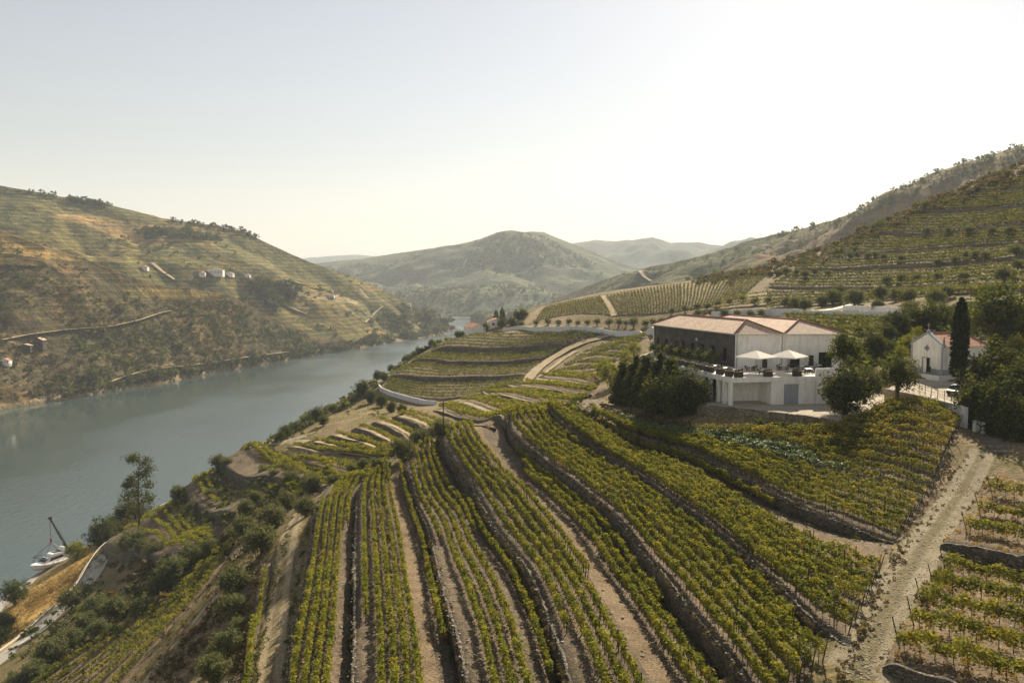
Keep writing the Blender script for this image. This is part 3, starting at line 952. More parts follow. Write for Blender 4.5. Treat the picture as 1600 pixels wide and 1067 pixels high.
F7.wall(1, 'shaded stone wall crossing the vineyard east of the stony track', WG, cap=0.4)

# ---- terraces of the bank above the river road
F6 = Field([
    [(160, 866), (205, 874), (250, 888), (285, 900)],
    [(246, 778), (300, 791), (365, 811)],
    [(300, 729), (350, 739), (425, 755)],
    [(395, 712), (425, 717), (480, 728), (560, 741), (600, 744)],
], [(3.0, 0.2), 3.2, 3.4, 0.0], n=60, depth=2.2, taper=0.1)
for i in range(3):
    F6.ground(i, [(0, 1, 'soil', 'terrace_soil')], 12)
BG = 'vine rows on the bank above the river road'
kf = dict(dens=55, size=0.15, posts=0, stems=False, gaps=0.18, width=0.26)
rows(F6, 0, [(0.22, 0.1, 1), (0.38, 0.08, 1), (0.54, 0.05, 1), (0.68, 0.05, 0.95), (0.82, 0.05, 0.9)], '%s vine row on the lowest terrace above the river road, counting upward', BG, 400, **kf)
rows(F6, 1, [(0.3, 0.1, 0.9), (0.5, 0.08, 0.85), (0.72, 0.05, 0.8)], '%s vine row between the two great shaded walls above the river', BG, 420, **kf)
rows(F6, 2, [(0.55, 0.1, 1.0), (0.85, 0.05, 1.0)], '%s vine row above the highest shaded wall near the river bend', BG, 440, **kf)
BW = 'dry stone walls of the river bank'
F6.wall(0, 'deep shaded stone wall beside the river road', BW)
F6.wall(1, 'middle shaded stone wall on the bank above the river', BW)
F6.wall(2, 'highest and longest shaded stone wall on the bank above the river', BW)
F6.wall(3, 'pale stone edge below the sandy turn of the farm track', BW, up=0.3)

A6 = Field([
    [(262, 905), (225, 945), (150, 1005), (60, 1065), (0, 1100)],
    [(366, 850), (343, 888), (300, 944), (250, 1004), (205, 1062), (170, 1110)],
], [(0.3, 0), 0.0], n=70, depth=0.6)
A6.ground(0, [(0, 1, 'soil_dry', 'terrace_soil')], 14)
rows(A6, 0, [(0.10, 0.45, 1), (0.27, 0.42, 1), (0.44, 0.34, 1), (0.60, 0.05, 1), (0.76, 0.0, 1), (0.92, 0.0, 1)], '%s vine row of the sloping strip between the olives and gravel path', BG, 460, dens=95, size=0.12, posts=8.0, gaps=0.1, width=0.24)
A7 = Field([
    [(406, 880), (398, 930), (388, 990), (378, 1067), (370, 1110)],
    [(428, 880), (417, 930), (404, 990), (394, 1067), (386, 1110)],
], [(0.3, 0), 0.0], n=50, depth=0.4)
A7.ground(0, [(0, 1, 'soil', 'terrace_soil')], 4)
rows(A7, 0, [(0.62, 0.05, 1)], 'single vine row along the left edge of the rutted sandy track', BG, 480, **kw)

# ---- sand terraces in the hollow
F2 = Field([
    [(412, 742), (440, 748), (500, 756), (548, 755)],
    [(402, 714), (430, 719), (480, 730), (560, 742), (603, 744)],
    [(402, 703), (440, 707), (500, 711), (560, 714), (606, 715)],
], [(0.3, 0), 1.3, (0.3, 1.4)], n=60)
F2.ground(0, [(0, 1, 'soil_dry', 'terrace_soil')], 6)
F2.ground(1, [(0, 0.75, 'soil_dry', 'terrace_soil'), (0.75, 1, 'track', 'track')], 6)
HG = 'vine rows in the sandy hollow'
kf2 = dict(dens=40, size=0.18, posts=0, stems=False, gaps=0.12, width=0.25, h=1.6)
rows(F2, 0, [(0.35, 0, 1), (0.8, 0, 1)], '%s low vine row under the sandy farm track in the hollow', HG, 500, **kf2)
rows(F2, 1, [(0.3, 0, 1), (0.55, 0.05, 1)], '%s vine row edging the sandy farm track in the hollow', HG, 510, **kf2)
HW = 'earth banks of the sandy hollow'
F2.wall(1, 'pale bank under the vine rows beside the farm track', HW, up=0.05)
F2.wall(2, 'brown bank above the sandy farm track in the hollow', HW, up=0.05)
FAN = Field([
    [(445, 699), (480, 704), (520, 709), (560, 713), (612, 716)],
    [(478, 694), (505, 698), (535, 707), (575, 712), (614, 713)],
    [(512, 684), (535, 690), (565, 700), (592, 708), (616, 709)],
    [(548, 674), (572, 681), (598, 692), (612, 702), (620, 704)],
    [(580, 664), (603, 671), (622, 682), (634, 692), (640, 696)],
    [(612, 654), (632, 660), (652, 668), (668, 678), (680, 682)],
    [(650, 645), (676, 650), (705, 657), (740, 665), (775, 669)],
], [(0.6, 0.1), 1.9, 2.2, 2.2, 2.2, 1.6, 0.4], n=50)
for i in range(6):
    FAN.ground(i, [(0, 0.55, 'track', 'terrace_sand'), (0.55, 1, 'soil_dry', 'terrace_soil')], 6)
    rows(FAN, i, [(0.34, 0.02, 0.98)] if i < 5 else [(0.25, 0.02, 0.98), (0.6, 0.02, 0.98)], ORD[i] + ' step of the sandy fan of terraces, its %s vine row', HG, 520 + i * 7, **kf2)
    if i: FAN.wall(i, ORD[i] + ' dark earth bank of the sandy fan of terraces', HW, up=0.02)
CUR = Field([
    [(676, 643), (700, 650), (740, 659), (790, 667)],
    [(708, 632), (740, 641), (790, 650), (845, 651), (862, 643)],
    [(750, 613), (790, 624), (840, 634), (885, 633)],
    [(785, 602), (830, 609), (880, 618), (925, 619)],
    [(832, 594), (870, 599), (905, 604), (932, 606)],
    [(866, 581), (895, 586), (920, 590), (940, 591)],
], [(0.7, 0.1), 1.4, 1.6, 1.5, 1.3, 0], n=50)
for i in range(5):
    CUR.ground(i, [(0, 0.2, 'track', 'terrace_sand'), (0.2, 1, 'soil_dry', 'terrace_soil')], 6)
    rows(CUR, i, [0.3, 0.55, 0.82] if i < 3 else [0.4, 0.8], ORD[i] + ' curved terrace left of the junipers, its %s vine row', HG, 580 + i * 9, **kf2)
    CUR.wall(i, ORD[i] + ' pale edged bank of the curved terraces left of the junipers', HW, up=0.02)

# ---- terraced hill inside the white road wall
F3 = Field([
    [(602, 611), (640, 621), (690, 626), (760, 616), (815, 602)],
    [(608, 591), (660, 594), (740, 592), (822, 587)],
    [(641, 567), (700, 569), (780, 568), (846, 562)],
    [(674, 550), (740, 549), (800, 547), (884, 541)],
    [(738, 525), (800, 523), (870, 522), (948, 524)],
], [(0.6, 0.1), 1.8, 2.0, 2.2, 0], n=60)
TG = 'vine rows of the terraced hill by the river bend'
TN = ['lowest', 'second lowest', 'second highest', 'highest']
for i in range(4):
    F3.ground(i, [(0, 1, 'soil', 'terrace_soil')], 10)
    rows(F3, i, [0.08, 0.26, 0.44, 0.62, 0.80] if i < 3 else [0.12, 0.32, 0.52, 0.72, 0.92], TN[i] + ' terrace of the hill at the river bend, its %s vine row', TG, 640 + i * 11,
         dens=30, size=0.23, posts=0, stems=False, gaps=0.04, width=0.34, h=1.4, mat='vine_far', low=0.1)
    if i: F3.wall(i, ['', 'lowest', 'middle', 'highest'][i] + ' stone wall across the terraced hill at the river bend', 'walls of the terraced hill')
F3b = Field([
    [(866, 588), (900, 585), (948, 578)],
    [(905, 556), (940, 549), (985, 545)],
    [(958, 533), (985, 528), (1012, 526)],
], [(0.3, 0), 0.6, 0], n=40, depth=0.8)
for i in range(2):
    F3b.ground(i, [(0, 1, 'soil_dry', 'terrace_soil')], 8)
    rows(F3b, i, [0.1, 0.35, 0.6, 0.85], ['lower', 'upper'][i] + ' strip between the farm path and house, its %s vine row', TG, 690 + i * 11,
         dens=30, size=0.24, posts=0, stems=False, gaps=0.06, width=0.4, h=1.7, mat='vine_far', low=0.2)
# ---- ridge planted straight up the slope
UG = 'vine rows planted straight up the ridge'
F4 = Field([[(838, 501), (842, 492), (852, 481)], [(956, 493), (948, 478), (938, 464)]], [(0.1, 0), 0], n=24, depth=0.3)
F4.ground(0, [(0, 1, 'soil_dry', 'vineyard_slope')], 20)
rows(F4, 0, [0.02 + 0.96 * k / 23 for k in range(24)], '%s upright vine row of the short block left of the ridge path, from the left', UG, 720, dens=12, size=0.22, posts=0, stems=False, gaps=0.1, width=0.2, h=1.05, mat='vine_far', low=0.1)
F4b = Field([[(964, 493), (957, 478), (946, 464)], [(1060, 487), (1062, 465), (1060, 445)], [(1160, 466), (1180, 446), (1203, 428)]], [(0.1, 0), 0, 0], n=30, depth=0.3)
for i in range(2):
    F4b.ground(i, [(0, 1, 'soil_dry', 'vineyard_slope')], 20)
    rows(F4b, i, [0.02 + 0.96 * k / 21 for k in range(22)], '%s upright vine row of the ' + ['left', 'right'][i] + ' half of the long ridge block', UG, 760 + i * 40, dens=12, size=0.22, posts=0, stems=False, gaps=0.1, width=0.2, h=1.05, mat='vine_far', low=0.1)
# ---- contour rows on the east slope
F5 = Field([
    [(1198, 484), (1300, 477), (1400, 470), (1500, 460), (1640, 458)],
    [(1200, 449), (1300, 451), (1400, 449), (1500, 447), (1640, 448)],
    [(1242, 421), (1300, 422), (1380, 417), (1500, 411), (1640, 405)],
    [(1286, 398), (1350, 396), (1450, 389), (1640, 378)],
    [(1342, 370), (1420, 368), (1500, 362), (1640, 350)],
    [(1424, 335), (1500, 330), (1650, 322)],
    [(1505, 302), (1560, 300), (1660, 292)],
    [(1578, 275), (1610, 274), (1680, 266)],
], [(0.4, 0), 0.9, 1.2, 0.8, 1.1, 1.1, 0.8, 0], n=80)
SG = 'contour vine rows on the east slope'
for i in range(7):
    F5.ground(i, [(0, 1, 'soil', 'terrace_soil')], 12)
    n = [5, 5, 4, 5, 6, 6, 5][i]
    rows(F5, i, [0.06 + 0.9 * k / n for k in range(n)], ORD[i] + ' terrace up the east slope, its %s vine row', SG, 860 + i * 17, dens=28, size=0.27, posts=0, stems=False, gaps=0.05, width=0.36, h=1.35, mat='vine_far', low=0.1)
    if i: F5.wall(i, ORD[i - 1] + ' stone wall up the terraced east slope', 'stone walls of the east slope', t0=[0, 0.05, 0.3, 0.1, 0.45, 0.6, 0.5][i], t1=[0, 0.5, 0.62, 0.4, 0.9, 0.95, 0.8][i], mat=M['stone'])
F8 = Field([[(1232, 517), (1330, 524), (1430, 530)], [(1225, 494), (1330, 496), (1420, 500)]], [(0.4, 0), 0], n=40, depth=0.6)
F8.ground(0, [(0, 1, 'soil_dry', 'terrace_soil')], 8)
rows(F8, 0, [0.1, 0.3, 0.5, 0.7, 0.9], '%s vine row directly behind the tiled roof', SG, 1010, dens=22, size=0.25, posts=0, stems=False, gaps=0.1, width=0.32, h=1.6, mat='vine_far')
F9 = Field([[(1090, 487), (1150, 482), (1196, 479)], [(1150, 464), (1175, 460), (1205, 456)]], [(0.4, 0), 0], n=30, depth=0.6)
F9.ground(0, [(0, 1, 'soil_dry', 'terrace_soil')], 8)
rows(F9, 0, [0.1, 0.35, 0.6, 0.85], '%s yellowish vine row between the upright ridge rows and olives', SG, 1030, dens=16, size=0.28, posts=0, stems=False, gaps=0.1, width=0.34, h=1.6, mat='vine')

# ------------------------------------------------------------------ tracks, roads and their walls
ribbon('track', [(470, 798), (458, 822), (449, 850), (444, 880), (436, 930), (430, 980), (424, 1030), (416, 1090)], [3.6, 3.4, 3.1, 3.0, 2.9], 'track', lift=0.12, nw=13, n=140, wvar=0.3)
ribbon('track', [(1318, 1115), (1340, 1060), (1372, 985), (1405, 915), (1440, 856), (1480, 800), (1510, 755), (1528, 722), (1536, 704)], [5.4, 5.0, 4.7, 4.4, 4.0, 3.4], 'gravel', n=160, nw=15, wvar=0.45)
ribbon('path', [(372, 858), (352, 893), (334, 935), (300, 972), (262, 1012), (222, 1075), (205, 1110)], [1.8, 1.8, 1.7, 1.6], 'gravel')
ribbon('path', [(392, 885), (384, 930), (374, 980), (362, 1030), (352, 1090)], [1.6, 1.5, 1.4], 'gravel')
ribbon('track', [(405, 708), (398, 704), (396, 698), (412, 694), (450, 692), (480, 690)], [4.0, 4.5, 4.0, 3.0], 'track')
ribbon('farm_path', [(822, 598), (830, 588), (842, 576), (860, 563), (885, 548), (912, 536), (945, 527), (965, 523)], [5.0, 5.0, 4.5, 3.5, 3.0], 'track', lift=0.6)
ribbon('farm_path', [(845, 590), (860, 578), (880, 562), (900, 550)], [2.5, 2.2], 'track', lift=0.5)
ribbon('ridge_path', [(960, 494), (952, 478), (941, 463)], 3.2, 'track', lift=0.25)
ribbon('farm_road', [(574, 612), (580, 604), (592, 596), (603, 588)], [4.0, 4.0, 3.0], 'gravel', lift=0.2)
ribbon('farm_road', [(448, 690), (462, 686), (475, 681)], [5.0, 5.0], 'gravel', lift=0.2)
ribbon('farm_road', [(780, 516), (820, 513), (880, 513), (950, 517), (1012, 521), (1040, 522)], 4.5, 'gravel', lift=0.3)
t = NT('asphalt')
n_ = t.noise(0.4, 5, t.pos()); n2_ = t.noise(14, 3, t.pos())
M['asphalt'] = t.done(t.bsdf(t.mix(n_, (0.32, 0.29, 0.24), (0.42, 0.385, 0.32)), 0.95, t.bump(n2_, 0.3, 0.02), 0.05))
M['paint'] = plain('road_paint', (0.72, 0.70, 0.64), 0.7)
road_w = [(-101, 120), (-102, 140), (-103.5, 160), (-105, 180), (-108, 200), (-112, 218), (-116.5, 236), (-120, 256), (-121, 285)]
rc, rn, _ = ribbon('river_road', None, 6.4, 'asphalt', lift=0.28, world=road_w, wvar=0.0, n=120)


def strip(name, c, nm, off, w, z, mat, kind='structure', t0=0, t1=None):
    c = c[t0:t1]; nm = nm[t0:t1]
    g = []
    for k in (-0.5, 0.5):
        q = c + nm * (off + k * w)
        g.append(np.c_[q, hz(c[:, 0], c[:, 1]) + z])
    return tag(link(name, newmesh(name, np.array(g).reshape(-1, 3), grid_faces(2, len(c)), M[mat])), kind=kind)


strip('road_line', rc, rn, 2.35, 0.16, 0.295, 'paint')
for k in range(6, 110, 8):
    strip('road_line', rc, rn, 0.0, 0.14, 0.295, 'paint', t0=k, t1=k + 4)


def ribbon_wall(name, label, cat, line, h, th, mat, group=None, px=True, below=0.8, n=60, jag=0.02, level=None):
    c = resample(smooth(resample(drape(line) if px else np.asarray(line, float), n), 1), n)
    tg = np.gradient(c, axis=0); tg /= np.linalg.norm(tg, axis=1)[:, None] + 1e-9
    nm = np.c_[-tg[:, 1], tg[:, 0]]
    z = hz(c[:, 0], c[:, 1])
    zt = (z + h if np.isscalar(h) else z + np.interp(np.linspace(0, 1, n), np.linspace(0, 1, len(h)), h)) if level is None else np.full(n, level)
    zt = zt + jag * np.random.default_rng(n).normal(size=n)
    a = c + nm * th / 2; b = c - nm * th / 2
    g = np.array([np.c_[a, z - below], np.c_[a, zt], np.c_[b, zt], np.c_[b, z - below]])
    v = g.reshape(-1, 3)
    f = [tuple(q) for q in grid_faces(4, n)] + [(0, n, 2 * n, 3 * n), (n - 1, 4 * n - 1, 3 * n - 1, 2 * n - 1)]
    o = link(name, newmesh(name, v, f, M[mat]))
    tag(o, label, cat, group)
    return o


M['ochre'] = mat_white('ochre_concrete', (0.40, 0.32, 0.20), (0.24, 0.19, 0.12), 0.7)
lw = rc + rn * 3.3
ribbon_wall('road_parapet', 'long ochre parapet along the river road near the corner', 'parapet', lw[18:64], 0.85, 0.35, 'ochre', 'parapets of the river road', px=False)
ribbon_wall('road_parapet', 'short ochre parapet along the river road behind the boat', 'parapet', lw[74:96], 0.85, 0.35, 'ochre', 'parapets of the river road', px=False)
ribbon_wall('white_wall', 'curved white wall round the foot of the terraced hill', 'wall', [(592, 606), (596, 612), (612, 619), (640, 627), (665, 632), (682, 632)], [1.4, 1.6, 1.7, 1.7, 1.3], 0.4, 'whitewall')
ribbon_wall('white_wall', 'long whitish wall above the terraced hill with olives behind', 'wall', [(786, 518), (830, 518), (880, 518), (940, 521), (1000, 524), (1022, 526)], [1.6, 1.8, 2.0, 2.2, 2.6, 2.8], 0.4, 'whitewall')
ribbon_wall('white_wall', 'whitish wall behind the tiled roof below a line of small trees', 'wall', [(1110, 495), (1170, 493), (1230, 493), (1250, 494)], 2.2, 0.4, 'whitewall')
ribbon_wall('white_wall', 'long grey white wall right of the roof ridge by the vine rows', 'wall', [(1246, 495), (1300, 496), (1360, 498), (1422, 500)], 1.9, 0.4, 'whitewall')
ribbon_wall('white_wall', 'bright white wall at the bend of the road behind the roof', 'wall', [(1318, 486), (1350, 487), (1400, 489), (1420, 490)], 1.6, 0.4, 'white')
ribbon('farm_road', [(1255, 487), (1300, 484), (1330, 476), (1350, 470)], [3.5, 4.5, 3.0], 'whitewall', lift=0.25)
ribbon_wall('white_wall', 'small whitish wall among olives left of the cypress tip', 'wall', [(1383, 462), (1430, 462), (1470, 463)], 1.2, 0.4, 'whitewall')

# ------------------------------------------------------------------ trees
M['olive'] = leafmat('olive_leaves', (0.06, 0.075, 0.034), (0.125, 0.14, 0.064), (0.23, 0.225, 0.105), 0.34)
M['green'] = leafmat('broad_leaves', (0.03, 0.045, 0.012), (0.065, 0.085, 0.02), (0.14, 0.14, 0.035), 0.4)
M['dark'] = leafmat('dark_leaves', (0.026, 0.038, 0.012), (0.06, 0.075, 0.021), (0.14, 0.14, 0.04), 0.32)
M['lime'] = leafmat('yellow_green_leaves', (0.07, 0.09, 0.015), (0.16, 0.18, 0.03), (0.26, 0.25, 0.05), 0.5)
M['cypress'] = leafmat('cypress_sprays', (0.014, 0.022, 0.008), (0.03, 0.042, 0.014), (0.06, 0.07, 0.022), 0.12)
M['rust'] = leafmat('rusty_leaves', (0.06, 0.05, 0.025), (0.105, 0.082, 0.04), (0.16, 0.125, 0.06), 0.35)
M['straw'] = leafmat('straw', (0.2, 0.14, 0.05), (0.34, 0.24, 0.09), (0.45, 0.33, 0.14), 0.3)
M['trunk'] = plain('tree_bark', (0.085, 0.068, 0.05), 0.95, 0.1, 0.3, 2.0)


def crown_mesh(name, mat, seed, n_cl, per, rad, center, spread, size, shape='round', up=0.4, core=0.0):
    rg = np.random.default_rng(seed)
    u = rg.normal(size=(n_cl, 3)); u /= np.linalg.norm(u, axis=1)[:, None]
    if shape == 'round':
        rr = rg.uniform(0.45, 1.0, n_cl) ** 0.6
        lump = 1 + 0.3 * np.sin(u[:, 0] * 4 + seed) * np.cos(u[:, 1] * 3 + seed * 2) + 0.12 * rg.normal(size=n_cl)
        c = u * (rr * lump)[:, None] * np.array(rad) + np.array(center)
        c[:, 2] = np.maximum(c[:, 2], center[2] - rad[2] * 0.8)
    elif shape == 'cone':
        h = rg.beta(1.0, 1.5, n_cl); an = rg.uniform(0, 2 * math.pi, n_cl)
        r = rad[0] * (1 - h) ** (0.62 if rad[0] > 0.5 else 0.75) * rg.uniform(0.55, 1.05, n_cl) + 0.02
        c = np.stack([r * np.cos(an), r * np.sin(an), center[2] + h * rad[2]], -1)
    else:  # column
        h = rg.uniform(0, 1, n_cl); an = rg.uniform(0, 2 * math.pi, n_cl)
        prof = np.minimum(1, (h + 0.05) / 0.12) ** 0.5 * np.minimum(1, (1.0 - h) / 0.32 + 0.02) ** 0.6 * (1 - 0.18 * h)
        r = rad[0] * prof * rg.uniform(0.78, 1.03, n_cl)
        c = np.stack([r * np.cos(an), r * np.sin(an), center[2] + h * rad[2]], -1)
    L = np.repeat(c, per, 0) + rg.normal(size=(n_cl * per, 3)) * spread
    v, f, r = leaves(L, size, rg, up)
    r = np.clip(r * 0.6 + np.repeat(np.repeat(rg.uniform(0, 0.4, n_cl), per), 3), 0, 1)
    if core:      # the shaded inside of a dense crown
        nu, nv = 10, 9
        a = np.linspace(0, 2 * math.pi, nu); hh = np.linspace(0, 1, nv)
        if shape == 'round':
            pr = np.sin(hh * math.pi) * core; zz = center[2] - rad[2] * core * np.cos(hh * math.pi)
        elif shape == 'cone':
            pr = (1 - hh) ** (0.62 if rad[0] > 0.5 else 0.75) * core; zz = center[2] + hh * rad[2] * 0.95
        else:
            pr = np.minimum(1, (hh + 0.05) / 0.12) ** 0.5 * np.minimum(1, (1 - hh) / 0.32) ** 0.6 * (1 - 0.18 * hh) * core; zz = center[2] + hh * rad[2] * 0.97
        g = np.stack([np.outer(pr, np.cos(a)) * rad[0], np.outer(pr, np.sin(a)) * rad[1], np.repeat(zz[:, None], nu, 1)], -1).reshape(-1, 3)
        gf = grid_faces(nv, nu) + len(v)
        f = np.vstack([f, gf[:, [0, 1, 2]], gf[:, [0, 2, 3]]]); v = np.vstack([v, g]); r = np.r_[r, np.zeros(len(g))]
    return leafmesh(name, v, f, r, M[mat])


def trunk_mesh(name, seed, h, r, forks=4, spread=0.6, top=0.9):
    rg = np.random.default_rng(seed)
    segs = []
    p = np.array((0, 0, -0.25)); bend = rg.normal(0, 0.06, 2)
    q = np.array((bend[0], bend[1], h))
    segs.append((p, q, r * 1.35, r))
    for k in range(forks):
        an = 2 * math.pi * k / forks + rg.uniform(-0.5, 0.5)
        e = q + np.array((math.cos(an) * spread * rg.uniform(0.6, 1), math.sin(an) * spread * rg.uniform(0.6, 1), top * rg.uniform(0.6, 1)))
        segs.append((q, e, r * 0.65, r * 0.3))
        e2 = e + np.array((math.cos(an + 0.6) * spread * 0.5, math.sin(an + 0.6) * spread * 0.5, top * 0.4))
        segs.append((e, e2, r * 0.32, r * 0.12))
    V, Fc = tubes(segs, 6)
    return newmesh(name, V, Fc, M['trunk'])


KINDS = {}


def kind(name, mat, nvar, n_cl, per, rad, center, spread, size, shape='round', th=0.55, tr=0.1, forks=4, up=0.4, core=0.0):
    KINDS[name] = [(trunk_mesh('trunk', 50 + k, th, tr, forks, 0.45, 0.55), crown_mesh('crown', mat, hash((len(name), k, n_cl)) % 9999 + k * 31, n_cl, per, rad, center, spread, size, shape, up, core)) for k in range(nvar)]


kind('olive_tree', 'olive', 5, 190, 17, (1, 1, 0.86), (0, 0, 1.08), 0.12, 0.068, core=0.6)
kind('small_olive', 'olive', 3, 70, 12, (1, 1, 0.8), (0, 0, 1.2), 0.15, 0.11, tr=0.12, core=0.5)
kind('broad_tree', 'green', 3, 210, 18, (1, 1, 0.95), (0, 0, 1.15), 0.12, 0.062, core=0.5)
kind('dark_tree', 'dark', 3, 230, 18, (1, 1, 1.0), (0, 0, 1.05), 0.11, 0.06, core=0.6)
kind('lime_tree', 'lime', 2, 160, 16, (1, 1, 1.0), (0, 0, 1.1), 0.14, 0.066)
kind('rust_tree', 'rust', 2, 60, 10, (1, 1, 0.85), (0, 0, 1.15), 0.15, 0.09)
kind('juniper', 'dark', 2, 300, 13, (0.54, 0.54, 2.2), (0, 0, 0.1), 0.07, 0.055, 'cone', th=0.5, tr=0.08, forks=0, core=0.75)
kind('cypress_tree', 'cypress', 1, 800, 14, (0.5, 0.5, 6.4), (0, 0, 0.25), 0.035, 0.06, 'column', th=1.2, tr=0.09, forks=0, up=0.1, core=0.85)
kind('spruce_tree', 'dark', 2, 170, 11, (0.62, 0.62, 2.3), (0, 0, 0.3), 0.06, 0.08, 'cone', th=1.8, tr=0.06, forks=0)
TREEN = [0]


def tree(kname, name, loc, r, label, cat='tree', group=None, zs=1.0, lean=None):
    k = TREEN[0]; TREEN[0] += 1
    tm, cm = KINDS[kname][k % len(KINDS[kname])]
    e = empty(name, tuple(loc), (k * 2.399) % 6.283)
    e.scale = (r, r, r * zs)
    if lean: e.rotation_euler = (lean[0], lean[1], 0)
    link('trunk', tm, e); link('crown', cm, e)
    return tag(e, label, cat, group)


def crowns(kname, name, lst, label, group, cat='tree', ratio=1.15, zs=1.0, rmul=1.0):
    """crowns seen at (x, y) with radius r; set on the ground below them; labelled in order from the left"""
    lst = sorted(lst)
    base = drape([(x, y + r * ratio) for x, y, r in lst])
    for k, ((x, y, r), b) in enumerate(zip(lst, base)):
        rm = r * math.hypot(b[0], b[1]) / F * rmul
        lab = label % ORD[k] if '%s' in label else label
        tree(kname, name, (b[0], b[1], float(hz(*b)) - 0.1), rm, lab, cat, group, zs)


OG = 'olive trees on the bank above the river road'
crowns('olive_tree', 'olive_tree', [(112, 934, 16), (128, 924, 12), (150, 947, 17), (180, 948, 18), (222, 944, 16), (134, 970, 14), (156, 981, 14), (80, 1016, 19), (52, 1048, 15), (108, 996, 15), (22, 1066, 14)],
       '%s olive tree from the left in the clump beside the river road', OG)
crowns('olive_tree', 'olive_tree', [(247, 915, 16), (270, 889, 22), (299, 863, 17), (328, 852, 12), (207, 846, 19), (245, 859, 15), (265, 872, 13), (226, 852, 13)],
       '%s olive tree from the left along the terrace end above the deep shaded wall', OG)
crowns('olive_tree', 'olive_tree', [(366, 901, 22), (363, 944, 21), (354, 1002, 24), (334, 1040, 23), (372, 975, 14)],
       '%s olive tree from the left between the two gravel paths', OG)
crowns('olive_tree', 'olive_tree', [(409, 838, 23), (381, 820, 17), (424, 804, 20), (478, 788, 17), (448, 779, 15), (385, 790, 13), (398, 775, 12)],
       '%s olive tree from the left in the grove at the track head', OG)
crowns('olive_tree', 'olive_tree', [(628, 698, 19), (656, 680, 15), (688, 668, 17)],
       '%s big round olive tree from the left where the terraces meet', OG)
crowns('olive_tree', 'olive_tree', [(455, 745, 13), (488, 752, 14), (430, 739, 9), (412, 735, 8), (570, 724, 12), (590, 722, 10), (550, 730, 9), (520, 748, 9)],
       '%s olive tree from the left on the slope below the farm track', OG)
crowns('olive_tree', 'olive_tree', [(320, 716, 8), (341, 719, 11), (355, 722, 9), (253, 764, 14), (278, 768, 11), (300, 790, 9), (330, 770, 8)],
       '%s small olive tree from the left on the great shaded walls', OG)
crowns('dark_tree', 'dark_tree', [(566, 606, 12), (580, 618, 10), (596, 624, 10), (612, 634, 9), (628, 638, 8), (590, 580, 7), (576, 588, 6)],
       '%s dark tree from the left below the curved white wall', 'dark trees below the white wall')
crowns('broad_tree', 'shrub', [(494, 650, 11), (478, 660, 8), (462, 667, 8), (505, 658, 8), (446, 676, 9), (438, 684, 8), (520, 640, 7), (540, 632, 6), (612, 575, 6), (635, 557, 6), (655, 545, 6), (675, 533, 6), (600, 590, 7)],
       '%s green shrub from the left along the edge above the river', 'shrubs along the river edge', 'shrub', 0.8)
# beside the boat
crowns('lime_tree', 'shrub', [(119, 867, 13)], 'rounded yellow green shrub beside the crane', None, 'shrub', 0.7)
crowns('green' if 'green' in KINDS else 'broad_tree', 'shrub', [(24, 930, 15), (8, 975, 13), (2, 995, 12)], '%s green shrub from the left on the dry grass by the quay', 'shrubs by the quay', 'shrub', 0.8)
crowns('dark_tree', 'dark_tree', [(160, 832, 19), (178, 826, 15), (205, 800, 20), (188, 812, 16)], '%s dark leafy tree from the left below the tall eucalyptus', 'dark trees at the water edge')
crowns('rust_tree', 'shrub', [(205, 818, 11), (214, 806, 8)], '%s rusty dry shrub from the left under the eucalyptus', 'dry shrubs', 'shrub')


def eucalyptus():
    b = drape([(217, 838)])[0]
    base = np.array([b[0], b[1], float(hz(*b))])
    D = b[1]; H = 130 / F * D
    e = empty('eucalyptus_tree', tuple(base))
    rg = np.random.default_rng(4)
    pts = [np.array((0, 0, -0.5)), np.array((0.3, 0, H * 0.25)), np.array((0.1, 0.2, H * 0.5)), np.array((0.5, 0, H * 0.75)), np.array((0.8, 0, H * 0.97))]
    segs = [(pts[k], pts[k + 1], 0.34 - 0.07 * k, 0.27 - 0.07 * k) for k in range(4)]
    cl = []
    for k in range(30):
        z = H * rg.uniform(0.22, 0.98); an = rg.uniform(0, 6.28)
        s = np.array([np.interp(z, [p[2] for p in pts], [p[j] for p in pts]) for j in range(3)])
        L = (1.0 - 0.55 * z / H) * rg.uniform(1.4, 4.4)
        t_ = s + np.array((math.cos(an) * L, math.sin(an) * L, rg.uniform(0.3, 1.6)))
        segs.append((s, t_, 0.09, 0.03)); cl.append((t_, 0.65 + 0.5 * rg.uniform()))
    V, Fc = tubes(segs, 6)
    link('trunk', newmesh('trunk', V, Fc, M['trunk']), e)
    cs = np.vstack([c + rg.normal(size=(150, 3)) * np.array((0.85, 0.85, 0.6)) * s for c, s in cl])
    v, f, r = leaves(cs, 0.22, rg, 0.2)
    link('crown', leafmesh('crown', v, f, r, M['dark']), e)
    tag(e, 'tall thin eucalyptus with open crown standing against the river', 'tree')


eucalyptus()
crowns('spruce_tree', 'conifer_tree', [(374, 694, 13), (383, 695, 12)], '%s small dark conifer from the left against the water', 'conifers against the water', 'tree', 0.3, 1.0, 0.8)
